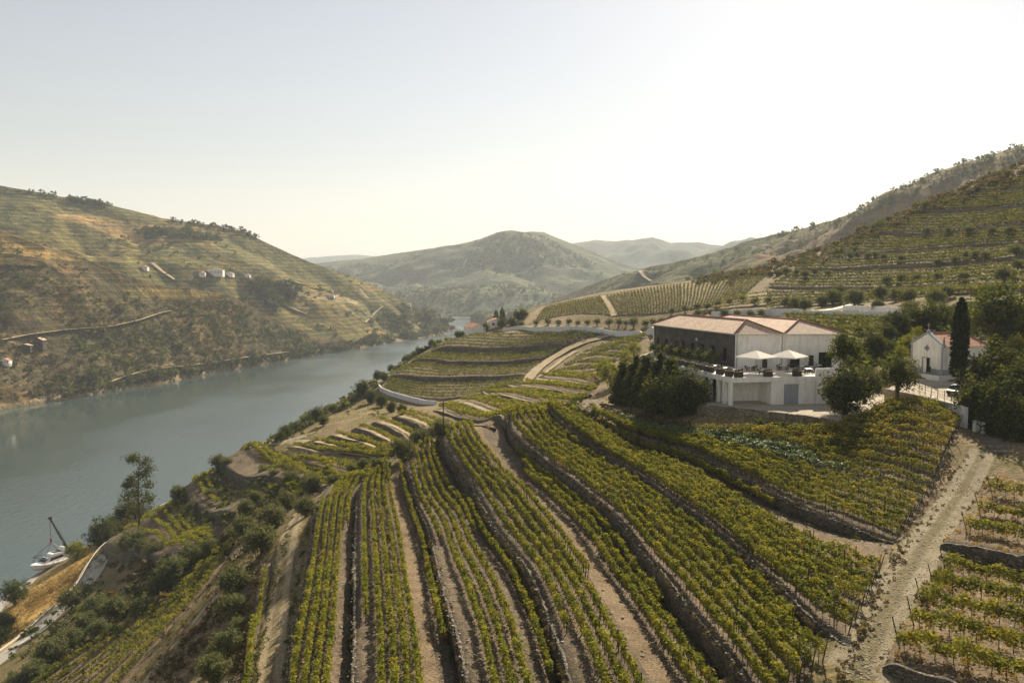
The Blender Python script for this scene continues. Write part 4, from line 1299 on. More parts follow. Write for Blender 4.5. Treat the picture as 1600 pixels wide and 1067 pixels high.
# line of olives on the white wall of the upper road
crowns('small_olive', 'olive_tree', [(815, 505, 5), (838, 504, 5), (856, 502, 5.5), (873, 503, 5), (889, 502, 5.5), (903, 504, 4.5), (918, 503, 5), (933, 502, 6), (952, 503, 6), (967, 502, 6.5), (978, 504, 5), (990, 503, 8), (1008, 504, 6), (1020, 502, 5.5), (1034, 502, 6.5), (1048, 500, 6)],
       '%s small olive tree from the left along the upper white wall', 'olive trees along the upper wall')
crowns('small_olive', 'olive_tree', [(1091, 488, 6), (1111, 488, 6), (1132, 488, 7), (1152, 489, 6), (1172, 490, 6), (1190, 488, 6)],
       '%s small tree from the left in the line just above the tiled roof', 'olive trees along the upper wall')
crowns('small_olive', 'olive_tree', [(1070, 482, 6), (1090, 478, 6), (1105, 478, 6), (1122, 474, 5), (1140, 470, 5), (1050, 485, 5), (1160, 466, 5), (1180, 470, 6), (1200, 468, 6)],
       '%s olive tree from the left climbing beside the upright ridge rows', 'olive trees on the east slope')
crowns('small_olive', 'olive_tree', [(1327, 398, 5), (1339, 398, 5), (1356, 399, 5.5), (1367, 398, 6), (1380, 401, 5.5), (1408, 403, 6)],
       '%s olive tree from the left in the upper line on the east slope', 'olive trees on the east slope')
crowns('small_olive', 'olive_tree', [(1213, 426, 5), (1228, 423, 6), (1245, 424, 5), (1258, 428, 7), (1272, 423, 5), (1294, 426, 5)],
       '%s olive tree from the left in the middle line on the east slope', 'olive trees on the east slope')
crowns('small_olive', 'olive_tree', [(1447, 361, 6), (1481, 361, 6), (1514, 360, 7), (1549, 361, 6), (1577, 360, 6)],
       '%s olive tree from the left in the highest line on the east slope', 'olive trees on the east slope')
crowns('small_olive', 'olive_tree', [(1385, 437, 8), (1408, 434, 7), (1432, 434, 6), (1465, 432, 7), (1505, 432, 8), (1464, 409, 6), (1492, 406, 6), (1509, 398, 6), (1524, 399, 7), (1540, 399, 7), (1587, 393, 9), (1568, 430, 13), (1590, 413, 8)],
       '%s olive tree from the left around the pale walls of the east slope', 'olive trees on the east slope')
crowns('olive_tree', 'olive_tree', [(1335, 464, 13), (1302, 463, 12), (1284, 469, 9), (1257, 474, 10), (1242, 473, 10), (1230, 470, 8), (1376, 456, 11), (1400, 460, 10), (1418, 462, 12), (1460, 464, 13), (1371, 476, 9), (1421, 481, 10), (1480, 455, 9), (1310, 452, 8)],
       '%s olive tree from the left in the grove above the road behind the roof', 'olive trees behind the roof')
# trees round the chapel
_q = P(1562, 487, 146)
tree('broad_tree', 'big_tree', (_q[0], _q[1], _q[2] - 1.15 * 5.6), 5.6, 'large green and yellow tree behind the chapel at the picture edge', 'tree', 'big trees round the chapel', 0.95)
crowns('lime_tree', 'tree', [(1548, 505, 15), (1590, 545, 16), (1560, 520, 12)], '%s yellow green tree from the left behind the chapel roof', 'big trees round the chapel')
crowns('rust_tree', 'shrub', [(1555, 492, 10)], 'rust red shrub behind the chapel roof', None, 'shrub')
crowns('dark_tree', 'dark_tree', [(1402, 505, 18), (1366, 536, 17), (1388, 520, 12)], '%s dark tree from the left behind the courtyard wall left of the chapel', 'big trees round the chapel')
crowns('broad_tree', 'tree', [(1450, 495, 20), (1425, 500, 16), (1478, 492, 16), (1500, 500, 14)], '%s green tree from the left above the chapel roof', 'big trees round the chapel')
crowns('lime_tree', 'tree', [(1420, 534, 10), (1408, 550, 9), (1432, 520, 8)], '%s lime green tree from the left beside the chapel front', 'big trees round the chapel')
crowns('broad_tree', 'shrub', [(1385, 542, 9), (1560, 545, 10), (1578, 558, 12), (1600, 520, 14)], '%s green shrub from the left flanking the chapel', 'shrubs round the chapel', 'shrub', 0.9)

# ------------------------------------------------------------------ mesh building for built things
class MB:
    def __init__(self): self.v = []; self.f = []

    def box(self, c, s, rz=0.0, tilt=None):
        cx, cy, cz = c; sx, sy, sz = (q / 2 for q in s)
        o = len(self.v); ca, sa = math.cos(rz), math.sin(rz)
        for dz in (-sz, sz):
            for dx, dy in ((-sx, -sy), (sx, -sy), (sx, sy), (-sx, sy)):
                self.v.append((cx + dx * ca - dy * sa, cy + dx * sa + dy * ca, cz + dz))
        self.f += [tuple(o + k for k in q) for q in ((3, 2, 1, 0), (4, 5, 6, 7), (0, 1, 5, 4), (1, 2, 6, 5), (2, 3, 7, 6), (3, 0, 4, 7))]
        return self

    def prism(self, poly, z0, z1):
        n = len(poly); o = len(self.v)
        z0 = [z0] * n if np.isscalar(z0) else z0; z1 = [z1] * n if np.isscalar(z1) else z1
        self.v += [(p[0], p[1], z) for p, z in zip(poly, z0)] + [(p[0], p[1], z) for p, z in zip(poly, z1)]
        self.f += [tuple(o + n - 1 - k for k in range(n)), tuple(o + n + k for k in range(n))]
        self.f += [(o + k, o + (k + 1) % n, o + n + (k + 1) % n, o + n + k) for k in range(n)]
        return self

    def poly(self, pts):
        o = len(self.v); self.v += [tuple(p) for p in pts]; self.f.append(tuple(range(o, o + len(pts)))); return self

    def tube(self, p0, p1, r, r1=None, n=6):
        V, Fc = tubes([(p0, p1, r, r if r1 is None else r1)], n)
        o = len(self.v); self.v += [tuple(q) for q in V]; self.f += [tuple(o + k for k in q) for q in Fc]; return self

    def lathe(self, prof, c=(0, 0, 0), n=12):
        o = len(self.v); m = len(prof)
        for r, z in prof:
            for k in range(n):
                a = 2 * math.pi * k / n
                self.v.append((c[0] + r * math.cos(a), c[1] + r * math.sin(a), c[2] + z))
        for i in range(m - 1):
            for k in range(n):
                k2 = (k + 1) % n
                self.f.append((o + i * n + k, o + i * n + k2, o + (i + 1) * n + k2, o + (i + 1) * n + k))
        self.f.append(tuple(o + (m - 1) * n + k for k in range(n)))
        return self

    def mesh(self, name, mat, bevel=0.0, smooth=False):
        me = newmesh(name, self.v, self.f, mat, smooth)
        if bevel:
            b = bmesh.new(); b.from_mesh(me)
            bmesh.ops.bevel(b, geom=b.edges[:], offset=bevel, segments=2, affect='EDGES')
            b.to_mesh(me); b.free()
        return me

    def build(self, name, mat, parent=None, loc=None, bevel=0.0, smooth=False):
        return link(name, self.mesh(name, mat, bevel, smooth), parent, loc)


def uvmesh(name, faces, mat):
    """faces: list of (points, origin, u axis) - tile courses run along u"""
    V = []; Fc = []; UV = []
    for pts, o, u in faces:
        pts = [np.asarray(p, float) for p in pts]; o = np.asarray(o, float); u = np.asarray(u, float); u = u / np.linalg.norm(u)
        nrm = np.cross(pts[1] - pts[0], pts[2] - pts[0]); nrm /= np.linalg.norm(nrm)
        w = np.cross(nrm, u)
        k = len(V); V += pts; Fc.append(tuple(range(k, k + len(pts))))
        UV += [((p - o) @ u, (p - o) @ w) for p in pts]
    me = newmesh(name, V, Fc, mat)
    l = me.uv_layers.new(name='tiles')
    for i, q in enumerate(UV): l.data[i].uv = q
    return me


def mat_tiles(name, a, b):
    t = NT(name)
    uv = t.n('UVMap', uv_map='tiles').outputs[0]
    s = t.n('SeparateXYZ', {0: uv})
    wv = t.math('ABSOLUTE', t.math('SINE', t.math('MULTIPLY', s.outputs[0], math.pi / 0.24)))
    cr = t.math('FRACT', t.math('MULTIPLY', s.outputs[1], 1 / 0.42))
    cell = t.n('TexWhiteNoise', {0: t.n('CombineXYZ', {0: t.math('FLOOR', t.math('MULTIPLY', s.outputs[0], 1 / 0.24)), 1: t.math('FLOOR', t.math('MULTIPLY', s.outputs[1], 1 / 0.42))}).outputs[0]}, noise_dimensions='3D').outputs[0]
    c = t.mix(cell, a, b)
    c = t.mix(1.0, c, t.ramp(t.noise(0.5, 5, t.pos()), [(0.3, (0.85, 0.84, 0.83)), (0.7, (1.12, 1.1, 1.08))]), 'MULTIPLY')
    c = t.mix(1.0, c, t.ramp(cr, [(0.0, (0.55, 0.5, 0.48)), (0.2, (1, 1, 1)), (1.0, (1.1, 1.1, 1.1))]), 'MULTIPLY')
    h = t.math('ADD', wv, t.math('MULTIPLY', cr, -0.5))
    return t.done(t.bsdf(c, 0.8, t.bump(h, 0.8, 0.08), 0.25))


def mat_slate():
    t = NT('slate_cladding')
    p = t.pos()
    v = t.n('Mapping', {'Vector': p, 'Rotation': (R(90), 0, R(-16)), 'Scale': (1, 1, 1)}).outputs[0]
    b = t.n('TexBrick', {'Vector': v, 'Scale': 3.2, 'Color1': (0.07, 0.062, 0.055, 1), 'Color2': (0.15, 0.132, 0.115, 1), 'Mortar': (0.045, 0.04, 0.035, 1), 'Mortar Size': 0.018})
    c = t.mix(1.0, b.outputs['Color'], t.ramp(t.noise(0.8, 5, p), [(0.3, (0.7, 0.7, 0.7)), (0.7, (1.3, 1.25, 1.2))]), 'MULTIPLY')
    return t.done(t.bsdf(c, 0.8, t.bump(b.outputs['Fac'], 0.6, 0.03), 0.3))


M['tile'] = mat_tiles('clay_tiles', (0.46, 0.325, 0.23), (0.59, 0.45, 0.34))
M['tile_red'] = mat_tiles('red_clay_tiles', (0.36, 0.15, 0.085), (0.50, 0.25, 0.15))
M['slate'] = mat_slate()
M['cream'] = plain('cream_stone', (0.62, 0.55, 0.45), 0.8)
M['dark_metal'] = plain('dark_metal', (0.03, 0.03, 0.032), 0.5, 0.5)
M['brown_wood'] = plain('dark_wood', (0.055, 0.038, 0.028), 0.7)
t = NT('window_glass')
M['glass'] = t.done(t.bsdf((0.012, 0.014, 0.016), 0.06, None, 0.6))
t = NT('cream_canvas')
_d = t.n('BsdfDiffuse', {'Color': (0.82, 0.76, 0.66, 1)}).outputs[0]; _t = t.n('BsdfTranslucent', {'Color': (0.85, 0.76, 0.62, 1)}).outputs[0]
M['canvas'] = t.done(t.n('MixShader', {0: 0.12, 1: _d, 2: _t}).outputs[0])
M['tabletop'] = plain('white_tabletop', (0.78, 0.77, 0.74), 0.5)
M['floor'] = plain('terrace_paving', (0.62, 0.57, 0.49), 0.85)
M['yard'] = mat_track('courtyard_gravel', (0.42, 0.36, 0.27), (0.50, 0.43, 0.33), (0.56, 0.50, 0.40))
M['greypaint'] = plain('grey_paint', (0.30, 0.31, 0.33), 0.7)
M['shaded_step'] = plain('shade_darkened_step', (0.13, 0.12, 0.10), 0.9, 0.1, 0.35)  # grey steps, the shade over them put into a darker base colour
M['concrete'] = plain('grey_concrete', (0.30, 0.28, 0.24), 0.9, 0.2, 0.25)
M['rubber'] = plain('black_rubber', (0.015, 0.015, 0.015), 0.8)
M['hull'] = plain('white_gelcoat', (0.80, 0.79, 0.76), 0.25, 0.5, 0.03)
M['crane'] = plain('dark_crane_paint', (0.045, 0.055, 0.06), 0.5, 0.4)
M['red'] = plain('red_paint', (0.5, 0.08, 0.05), 0.6)
M['carpaint'] = plain('dark_car_paint', (0.02, 0.022, 0.028), 0.55, 0.3)

ZC, ZT, ZE = 67.0, 71.1, 76.4
XY = lambda px, py, Z: on_level(px, py, Z)[:2]
# ------------------------------------------------------------------ courtyard platform with its rough stone wall
yard_edge = [XY(975, 572, ZC), XY(1060, 612, ZC), XY(1104, 634, ZC), XY(1180, 641, ZC), XY(1260, 650, ZC), XY(1345, 664, ZC), XY(1378, 655, ZC)]
yard_poly = [tuple(p) for p in yard_edge] + [tuple(XY(1420, 622, ZC)), (62, 140), (60, 160), (36, 170), (24, 165)]
MB().prism([tuple(p) for p in yard_poly], 60.0, ZC).build('courtyard', M['yard'])
bpy.data.objects['courtyard']['kind'] = 'structure'
HOLES.append((np.array(yard_poly), 3.0))
m = MB()
for a, b in zip(yard_edge[:-1], yard_edge[1:]):
    d = (b - a) / np.linalg.norm(b - a); nrm = np.array((d[1], -d[0]))
    k = max(2, int(np.linalg.norm(b - a) / 1.2))
    for j in range(k):
        p0 = a + (b - a) * j / k; p1 = a + (b - a) * (j + 1) / k
        o1 = 0.55 + 0.18 * random.random()
        m.prism([tuple(p0 - d * .02), tuple(p0 + nrm * o1), tuple(p1 + nrm * (o1 + 0.06 * random.random())), tuple(p1 + d * .02)][::1], 60.0, ZC + 0.10 + 0.12 * random.random())
o = m.build('retaining_wall', M['stone'])
tag(o, 'high rough stone wall holding up the courtyard of the white house', 'retaining wall')

# ------------------------------------------------------------------ the house
A = XY(1149, 523, ZE); B = XY(1320, 523, ZE); C0 = XY(1021, 508, ZE)
U = (C0 - A); LEN = np.linalg.norm(U); U = U / LEN
Wv = (B - A); WID = np.linalg.norm(Wv); Wv = Wv / WID
h0 = (A[0], A[1], ZC)
house = empty('winery_house', (float(A[0]), float(A[1]), ZC))
HO = np.array([A[0], A[1], ZC])


def hp(w, u, z):
    """w metres along the white front, u metres back along the slate side, z above the courtyard"""
    q = A + Wv * w + U * u
    return np.array((q[0] - HO[0], q[1] - HO[1], z))


EH = ZE - ZC; TH = ZT - ZC
m = MB(); TK = 0.35


def wallquad(p, q, z0, z1, th, mat, name):
    d = (q - p)[:2]; d = d / np.linalg.norm(d); n = np.array((-d[1], d[0]))
    return MB().prism([tuple(p[:2]), tuple(q[:2]), tuple(q[:2] + n * th), tuple(p[:2] + n * th)], z0, z1).build(name, mat, house)


c00, c10, c11, c01 = hp(0, 0, 0), hp(WID, 0, 0), hp(WID, LEN, 0), hp(0, LEN, 0)


def s_at(px):
    """metres back along the slate side seen at direction px"""
    best = min(np.linspace(0, LEN, 2000), key=lambda s: abs(project((np.r_[A + U * s, ZT + 1.8])[None])[0][0] - px))
    return best


def w_at(px):
    return min(np.linspace(0, WID, 2000), key=lambda s: abs(project((np.r_[A + Wv * s, ZT + 1.2])[None])[0][0] - px))


def facade(origin, du, length, z0, z1, openings, mat, name, inward):
    """wall with real openings; openings (s0, s1, b, t)"""
    xs = sorted(set([0, length] + [q for o_ in openings for q in o_[:2]])); zs = sorted(set([z0, z1] + [q for o_ in openings for q in o_[2:4]]))
    mb = MB(); th = 0.35
    for i in range(len(xs) - 1):
        for j in range(len(zs) - 1):
            xm = (xs[i] + xs[i + 1]) / 2; zm = (zs[j] + zs[j + 1]) / 2
            if any(a < xm < b and c < zm < d for a, b, c, d in openings): continue
            p = origin + du * xs[i]; q = origin + du * xs[i + 1]
            mb.prism([tuple(p), tuple(q), tuple(q + inward * th), tuple(p + inward * th)], zs[j], zs[j + 1])
    me = mb.mesh(name, mat)
    b = bmesh.new(); b.from_mesh(me)
    bmesh.ops.remove_doubles(b, verts=b.verts[:], dist=0.001)
    # drop the partition faces inside the wall
    seen = {}
    for f in b.faces:
        seen.setdefault(tuple(sorted(v.index for v in f.verts)), []).append(f)
    bmesh.ops.delete(b, geom=[f for fs in seen.values() if len(fs) > 1 for f in fs], context='FACES')
    b.to_mesh(me); b.free()
    return link(name, me, house)


def window(origin, du, inward, s0, s1, b, t_, mull=True, name='window'):
    fr = MB(); w = 0.07
    rz = math.atan2(du[1], du[0])
    at_ = lambda s, z, d: (*(origin + du * s + inward * d), z)
    for s in ((s0 + w / 2), (s1 - w / 2)):
        fr.box(at_(s, (b + t_) / 2, 0.16), (w, 0.08, t_ - b), rz)
    for z in (b + w / 2, t_ - w / 2):
        fr.box(at_((s0 + s1) / 2, z, 0.162), (s1 - s0, 0.076, w), rz)
    if mull:
        fr.box(at_((s0 + s1) / 2, (b + t_) / 2, 0.164), (0.05, 0.06, t_ - b), rz)
        fr.box(at_((s0 + s1) / 2, b + (t_ - b) * 0.68, 0.166), (s1 - s0, 0.05, 0.05), rz)
    f = fr.build(name, M['dark_metal'], house)
    pn = MB()
    pn.box(at_((s0 + s1) / 2, (b + t_) / 2, 0.19), (s1 - s0 - 0.02, 0.02, t_ - b - 0.02), rz)
    pn.build('pane', M['glass'], f)
    return f


o2 = hp(0, 0, 0)[:2]
# slate side: windows one by one
inw = Wv - U * (Wv @ U); inw /= np.linalg.norm(inw)
opens = []
for px, hh in ((1028, 2.6), (1041, 1.7), (1057, 1.7), (1067.5, 1.7), (1082, 1.7), (1097, 1.7), (1114, 1.7), (1132, 2.3)):
    s = s_at(px); opens.append((s - 0.62, s + 0.62, TH + 2.95 - hh, TH + 2.95))
facade(o2, U, LEN, 0.0, EH, opens, M['slate'], 'slate_wall', inw)
for q in opens: window(o2, U, inw, *q)
inf = U - Wv * (U @ Wv); inf /= np.linalg.norm(inf)
wd = w_at(1244.5); wb1, wb2 = w_at(1279), w_at(1300)
op2 = [(wd - 0.55, wd + 0.55, TH + 0.02, TH + 2.35), (wb1, wb2, TH + 0.02, TH + 2.45)]
facade(o2 + Wv * 0.0, Wv, WID, 0.0, EH, op2, M['white'], 'front_wall', inf)
window(o2, Wv, inf, *op2[0], mull=True, name='door'); window(o2, Wv, inf, *op2[1], mull=True, name='window')
wallquad(c10, c11, 0, EH, 0.35, M['white'], 'side_wall')
wallquad(c11, c01, 0, EH, 0.35, M['white'], 'back_wall')
lamp = MB().box(tuple(hp(-0.12, s_at(1089), TH + 3.7)), (0.22, 0.22, 0.5), math.atan2(U[1], U[0])).build('wall_lamp', M['white'], house)
# eaves band and hipped roofs
ov = 0.4
e00, e10, e11, e01 = hp(-ov, -ov, EH), hp(WID + ov, -ov, EH), hp(WID + ov, LEN + ov, EH), hp(-ov, LEN + ov, EH)
eb = MB().prism([tuple(p[:2]) for p in (e00, e10, e11, e01)], EH, EH + 0.16)
eb.build('eaves', M['cream'], house)
wv_ = w_at(1221)
z1 = EH + 0.17; RH = 2.05
kL = dict(w0=-ov, w1=wv_); kR = dict(w0=wv_, w1=WID + ov)
faces = []
ridges = []
for d in (kL, kR):
    w0, w1 = d['w0'], d['w1']; wm = (w0 + w1) / 2; hs = min((w1 - w0) / 2 * 0.95, 4.6)
    f0, f1 = hp(w0, -ov, z1), hp(w1, -ov, z1); b0, b1 = hp(w0, LEN + ov, z1), hp(w1, LEN + ov, z1)
    r0, r1 = hp(wm, -ov + hs, z1 + RH), hp(wm, LEN + ov - hs, z1 + RH)
    faces += [([f0, f1, r0], f0, f1 - f0), ([f1, b1, r1, r0], f1, b1 - f1), ([b1, b0, r1], b1, b0 - b1), ([b0, f0, r0, r1], b0, f0 - b0)]
    ridges += [(f0, r0), (f1, r0), (r0, r1), (b0, r1), (b1, r1)]
roof = link('roof', uvmesh('roof', faces, M['tile']), house)
for a, b in ridges:
    MB().tube(a + np.array((0, 0, .05)), b + np.array((0, 0, .05)), 0.13).build('ridge_tiles', M['tile_red'], roof)
gl = hp(-ov, -ov - 0.08, EH + 0.1); gr = hp(WID + ov, -ov - 0.08, EH + 0.1)
MB().tube(gl, gr, 0.09, n=8).build('gutter', M['cream'], house)
for w in (0.25, wv_, WID - 0.25):
    MB().tube(hp(w, -0.1, TH), hp(w, -0.1, EH), 0.05, n=6).build('downpipe', M['concrete'], house)
for a_o, b_o, c_o, d_o in opens:
    q = o2 + U * (a_o + b_o) / 2 - inw * 0.05
    MB().box((q[0], q[1], c_o - 0.05), (b_o - a_o + 0.2, 0.2, 0.09), math.atan2(U[1], U[0])).build('sill', M['concrete'], house)
tag(house, 'long white house with slate clad side and hipped clay tile roof', 'house')

# ------------------------------------------------------------------ terrace over the lower floor
T1 = XY(1140, 590, ZT); T2 = XY(1275, 587.5, ZT); T0 = XY(998, 556, ZT)
TO = np.array((T1[0], T1[1], ZC))
ter = empty('terrace', (float(T1[0]), float(T1[1]), ZC))
tr = lambda p, z: np.array((p[0] - TO[0], p[1] - TO[1], z))
tf = (T2 - T1); TW = np.linalg.norm(tf); tf /= TW
tb = (T0 - T1); TL = np.linalg.norm(tb); tb /= TL
tn = np.array((-tf[1], tf[0]))          # back from the front edge
tnb = np.array((-tb[1], tb[0])) * -1    # inward from the left edge
backR = B + Wv * 1.0; backL = C0 - Wv * 0.02
poly = [T1, T2, T2 + (backR - T2) * 1.0, A + Wv * 0.02 - U * 0.02, C0, T0]
lp = [tuple(p - TO[:2]) for p in poly]
MB().prism(lp, TH - 0.75, TH - 0.02).build('slab', M['white'], ter)
ins = [tuple(p - TO[:2]) for p in (T1 + tf * .35 + tb * .35, T2 - tf * .2 + tn * .35, backR - U * .02, A - U * 0.04, C0 - Wv * .03, T0 - tb * .3 + tnb * .3)]
MB().prism(ins, TH - 0.015, TH).build('paving', M['floor'], ter)


def tbox(name, s, d, w, dep, z0, z1, mat, along='f'):
    """box on the lower floor: s along the front, d back from it"""
    ax, bx2 = (tf, tn) if along == 'f' else (tb, tnb)
    p = T1 + ax * s + bx2 * d - TO[:2]
    q = [p, p + ax * w, p + ax * w + bx2 * dep, p + bx2 * dep]
    if along == 'b': q = q[::-1]
    return MB().prism([tuple(x) for x in q], z0, z1).build(name, mat, ter)


LZ = TH - 0.76
tbox('pillar', 0.02, 0.02, 0.55, 0.5, 0, LZ, M['white'])
tbox('pillar', 1.75, 0.06, 0.5, 0.5, 0, LZ, M['white'], 'b'); tbox('pillar', 3.7, 0.06, 0.5, 0.5, 0, LZ, M['white'], 'b')
tbox('pillar', 6.2, 0.06, 0.6, 0.5, 0, LZ, M['white'], 'b'); tbox('pillar', 8.7, 0.06, 0.6, 0.5, 0, LZ, M['white'], 'b')
sg = 70 / F * 116
tbox('back_wall', 0.6, 4.2, TW - 0.8, 0.3, 0, LZ, M['white'])
tbox('front_wall', sg, 0.03, 1.95, 0.35, 0, LZ, M['white'])
tbox('front_wall', sg + 1.95 + 2.35, 0.03, TW - sg - 4.4, 0.35, 0, LZ, M['white'])
tbox('lintel', sg + 1.951, 0.03, 2.348, 0.35, LZ - 0.35, LZ - 0.002, M['white'])
tbox('side_wall', sg + 0.02, 0.4, 0.3, 3.8, 0, LZ, M['white'])
tbox('side_wall', 9.5, 0.5, TL - 10.5, 0.35, 0, LZ, M['white'], 'b')
for k in range(2):
    dd = tbox('garage_door', sg + 1.98 + k * 1.16, 0.2, 1.12, 0.06, 0.02, LZ - 0.36, M['greypaint'])
# parapet at the right end of the terrace, its top rising towards the garden
p0, p1, p2 = T2 - TO[:2], T2 + (XY(1300, 587, ZT) - T2) - TO[:2], XY(1316, 583, ZT) - TO[:2]
MB().prism([tuple(p0), tuple(p1), tuple(p1 + tn * .3), tuple(p0 + tn * .3)], -0.2, [TH + 1.1] * 4).build('parapet', M['white'], ter)
MB().prism([tuple(p1), tuple(p2), tuple(p2 + tn * .3), tuple(p1 + tn * .3)], -0.2, [TH + 1.1, TH + 2.2, TH + 2.2, TH + 1.1]).build('parapet', M['white'], ter)
tag(ter, 'white terrace over an open garage with square pillars', 'terrace')
# dark railing along the left edge
rl = empty('railing', (float(T1[0]), float(T1[1]), ZT))
for s in np.arange(6.0, TL, 2.2):
    p = tb * s + tnb * 0.12
    MB().box((p[0], p[1], 0.5), (0.06, 0.06, 1.0)).build('post', M['dark_metal'], rl)
for z in (0.35, 0.68, 1.0):
    a = tb * 6.0 + tnb * .12; b = tb * TL + tnb * .12
    MB().tube((a[0], a[1], z), (b[0], b[1], z), 0.03).build('rail', M['dark_metal'], rl)
tag(rl, 'dark metal railing along the left edge of the terrace', 'railing')

# ---- planters
fr = np.random.default_rng(5)


def planter(p, z, w, d, h, rz, label, group, plant=0.35, mat='brown_wood', leafm='dark'):
    e = empty('planter', (p[0], p[1], z), rz)
    MB().box((0, 0, h / 2), (w, d, h)).build('box', M[mat], e, bevel=0.02)
    MB().box((0, 0, h + 0.005), (w + 0.06, d + 0.06, 0.05)).build('rim', M[mat], e)
    n = int(240 * plant / 0.35)
    c = fr.uniform(-0.5, 0.5, (n, 3)) * np.array((w, d, plant)) + np.array((0, 0, h + plant / 2))
    v, f, r = leaves(c, 0.07, fr, 0.4)
    tag(link('plant', leafmesh('plant', v, f, r, M[leafm]), e), kind='stuff')
    return tag(e, label, 'planter', group)


fa = math.atan2(tf[1], tf[0]); ba = math.atan2(tb[1], tb[0])
PG = 'dark box planters along the terrace edge'
for k, px in enumerate((1156.5, 1205.5, 1254)):
    s = (px - 1140) / F * 116
    p = T1 + tf * s + tn * 0.4
    planter(p, ZT, 1.25, 0.6, 0.75, fa, '%s dark box planter from the corner along the front terrace edge' % ORD[k], PG)
for k, s in enumerate((1.6, 4.4, 8.0, 11.5, 15.0, 18.5, 22.0, 25.5)):
    p = T1 + tb * s + tnb * 0.75
    planter(p, ZT, 1.3 if k < 2 else 2.4, 0.7, 0.8, ba, '%s dark box planter from the corner along the left terrace edge' % ORD[k], PG)
for k, px in enumerate((1190, 1232.5, 1262)):
    w = w_at(px); p = A + Wv * w - U * 0.9
    planter(p, ZT, 0.6, 0.6, 0.9, fa, ORD[k] + ' tall clipped plant in a pot against the white front wall', 'tall pots by the front wall', plant=1.1, mat='dark_metal')
# row of bushy olives in front of the slate side
for k in range(7):
    s = 2.4 + k * 3.4
    p = A + U * s - inw * 3.0
    tree('small_olive', 'potted_olive', (p[0], p[1], ZT), 1.3, ORD[k] + ' small bushy olive from the corner before the slate wall', 'tree', 'small olives before the slate wall', 0.95)

# ---- tables and chairs
chair_parts = [('seat', MB().box((0, 0, 0.45), (0.46, 0.44, 0.05)).mesh('seat', M['brown_wood'])),
               ('backrest', MB().box((0, 0.22, 0.72), (0.44, 0.04, 0.34)).mesh('backrest', M['brown_wood']))]
LEGM = MB().box((0, 0, 0.215), (0.045, 0.045, 0.43)).mesh('leg', M['brown_wood'])
TOPM = MB().box((0, 0, 0.745), (0.95, 0.95, 0.05)).mesh('tabletop', M['tabletop'], 0.01)
TLEG = MB().box((0, 0, 0.36), (0.07, 0.07, 0.72)).mesh('leg', M['brown_wood'])
TBAR = MB().box((0, 0, 0.68), (0.8, 0.8, 0.06)).mesh('apron', M['brown_wood'])


def chair(p, rz, label):
    e = empty('terrace_chair', (p[0], p[1], ZT), rz)
    for n, me in chair_parts: link(n, me, e)
    for x, y in ((-.2, -.19), (.2, -.19), (-.2, .19), (.2, .19)): link('leg', LEGM, e, (x, y, 0))
    tag(e, label, 'chair', 'wooden chairs on the terrace')


tp = [(1118.5, 571), (1134, 574.5), (1151, 577.5), (1173.5, 572), (1223, 571), (1193, 577.5), (1268, 573), (1281, 570.5), (1254, 571.5), (1263.5, 576)]
tp = [XY(x, y, ZT + 0.75) for x, y in tp]
order = sorted(range(len(tp)), key=lambda i: tp[i][0])
for k, i in enumerate(order):
    p = tp[i]
    e = empty('terrace_table', (p[0], p[1], ZT), fa + 0.1 * math.sin(i * 3))
    link('tabletop', TOPM, e); link('apron', TBAR, e)
    for x, y in ((-.38, -.38), (.38, -.38), (-.38, .38), (.38, .38)): link('leg', TLEG, e, (x, y, 0))
    tag(e, ORD[k] + ' white topped table from the left on the terrace', 'table', 'tables on the terrace')
    for j, (dx, dy, a) in enumerate(((0, -0.72, math.pi), (0, 0.72, 0), (-0.72, 0, math.pi / 2), (0.72, 0, -math.pi / 2))):
        if (i + j) % 5 == 4: continue
        chair(p + tf * dx + tn * dy, fa + a + fr.uniform(-.25, .25), ['front', 'back', 'left', 'right'][j] + ' wooden chair at the ' + ORD[k] + ' terrace table from the left')

# ---- parasols
for k, (px, py, w, lab) in enumerate(((1181, 583, 4.4, 'cream square parasol nearer the slate corner of the house'), (1231, 582, 4.4, 'cream square parasol in front of the dark doorway'))):
    b = XY(px, py, ZT)
    e = empty('parasol', (b[0], b[1], ZT), R(38) + k * 0.12)
    MB().tube((0, 0, 0), (0, 0, 3.5), 0.045, n=8).build('pole', M['brown_wood'], e)
    MB().box((0, 0, 0.06), (0.8, 0.8, 0.12)).build('base', M['concrete'], e, bevel=0.02)
    q = w / 2; cv = MB()
    cor = [(-q, -q), (q, -q), (q, q), (-q, q)]
    for j in range(4):
        a = np.array((*cor[j], 2.5)); b2 = np.array((*cor[(j + 1) % 4], 2.5)); top = np.array((0, 0, 3.5)); mid = (a + b2) / 2 + np.array((0, 0, -0.0))
        cv.poly([a, b2, top])
        cv.poly([a, a - (0, 0, .16), b2 - (0, 0, .16), b2])
    cv.build('canopy', M['canvas'], e)
    for j in range(4):
        MB().tube((0, 0, 3.4), (cor[j][0] * .96, cor[j][1] * .96, 2.46), 0.02, n=4).build('rib', M['brown_wood'], e)
    tag(e, lab, 'parasol', 'parasols on the terrace')
# small barbecue standing in the open garage
b = XY(1187, 625, ZC)
e = empty('barbecue', (b[0], b[1], ZC))
MB().lathe([(0.32, 0), (0.36, 0.25), (0.30, 0.5), (0.10, 0.62)], (0.35, 0, 0.0)).build('drum', M['dark_metal'], e)
MB().box((-0.25, 0, 0.95), (0.95, 0.5, 0.12)).build('tray', M['dark_metal'], e)
for x, y in ((-.65, -.2), (-.65, .2), (.1, -.2), (.1, .2)): MB().box((x, y, 0.45), (.05, .05, .9)).build('leg', M['dark_metal'], e)
tag(e, 'small dark barbecue cart standing in the open garage', 'barbecue')

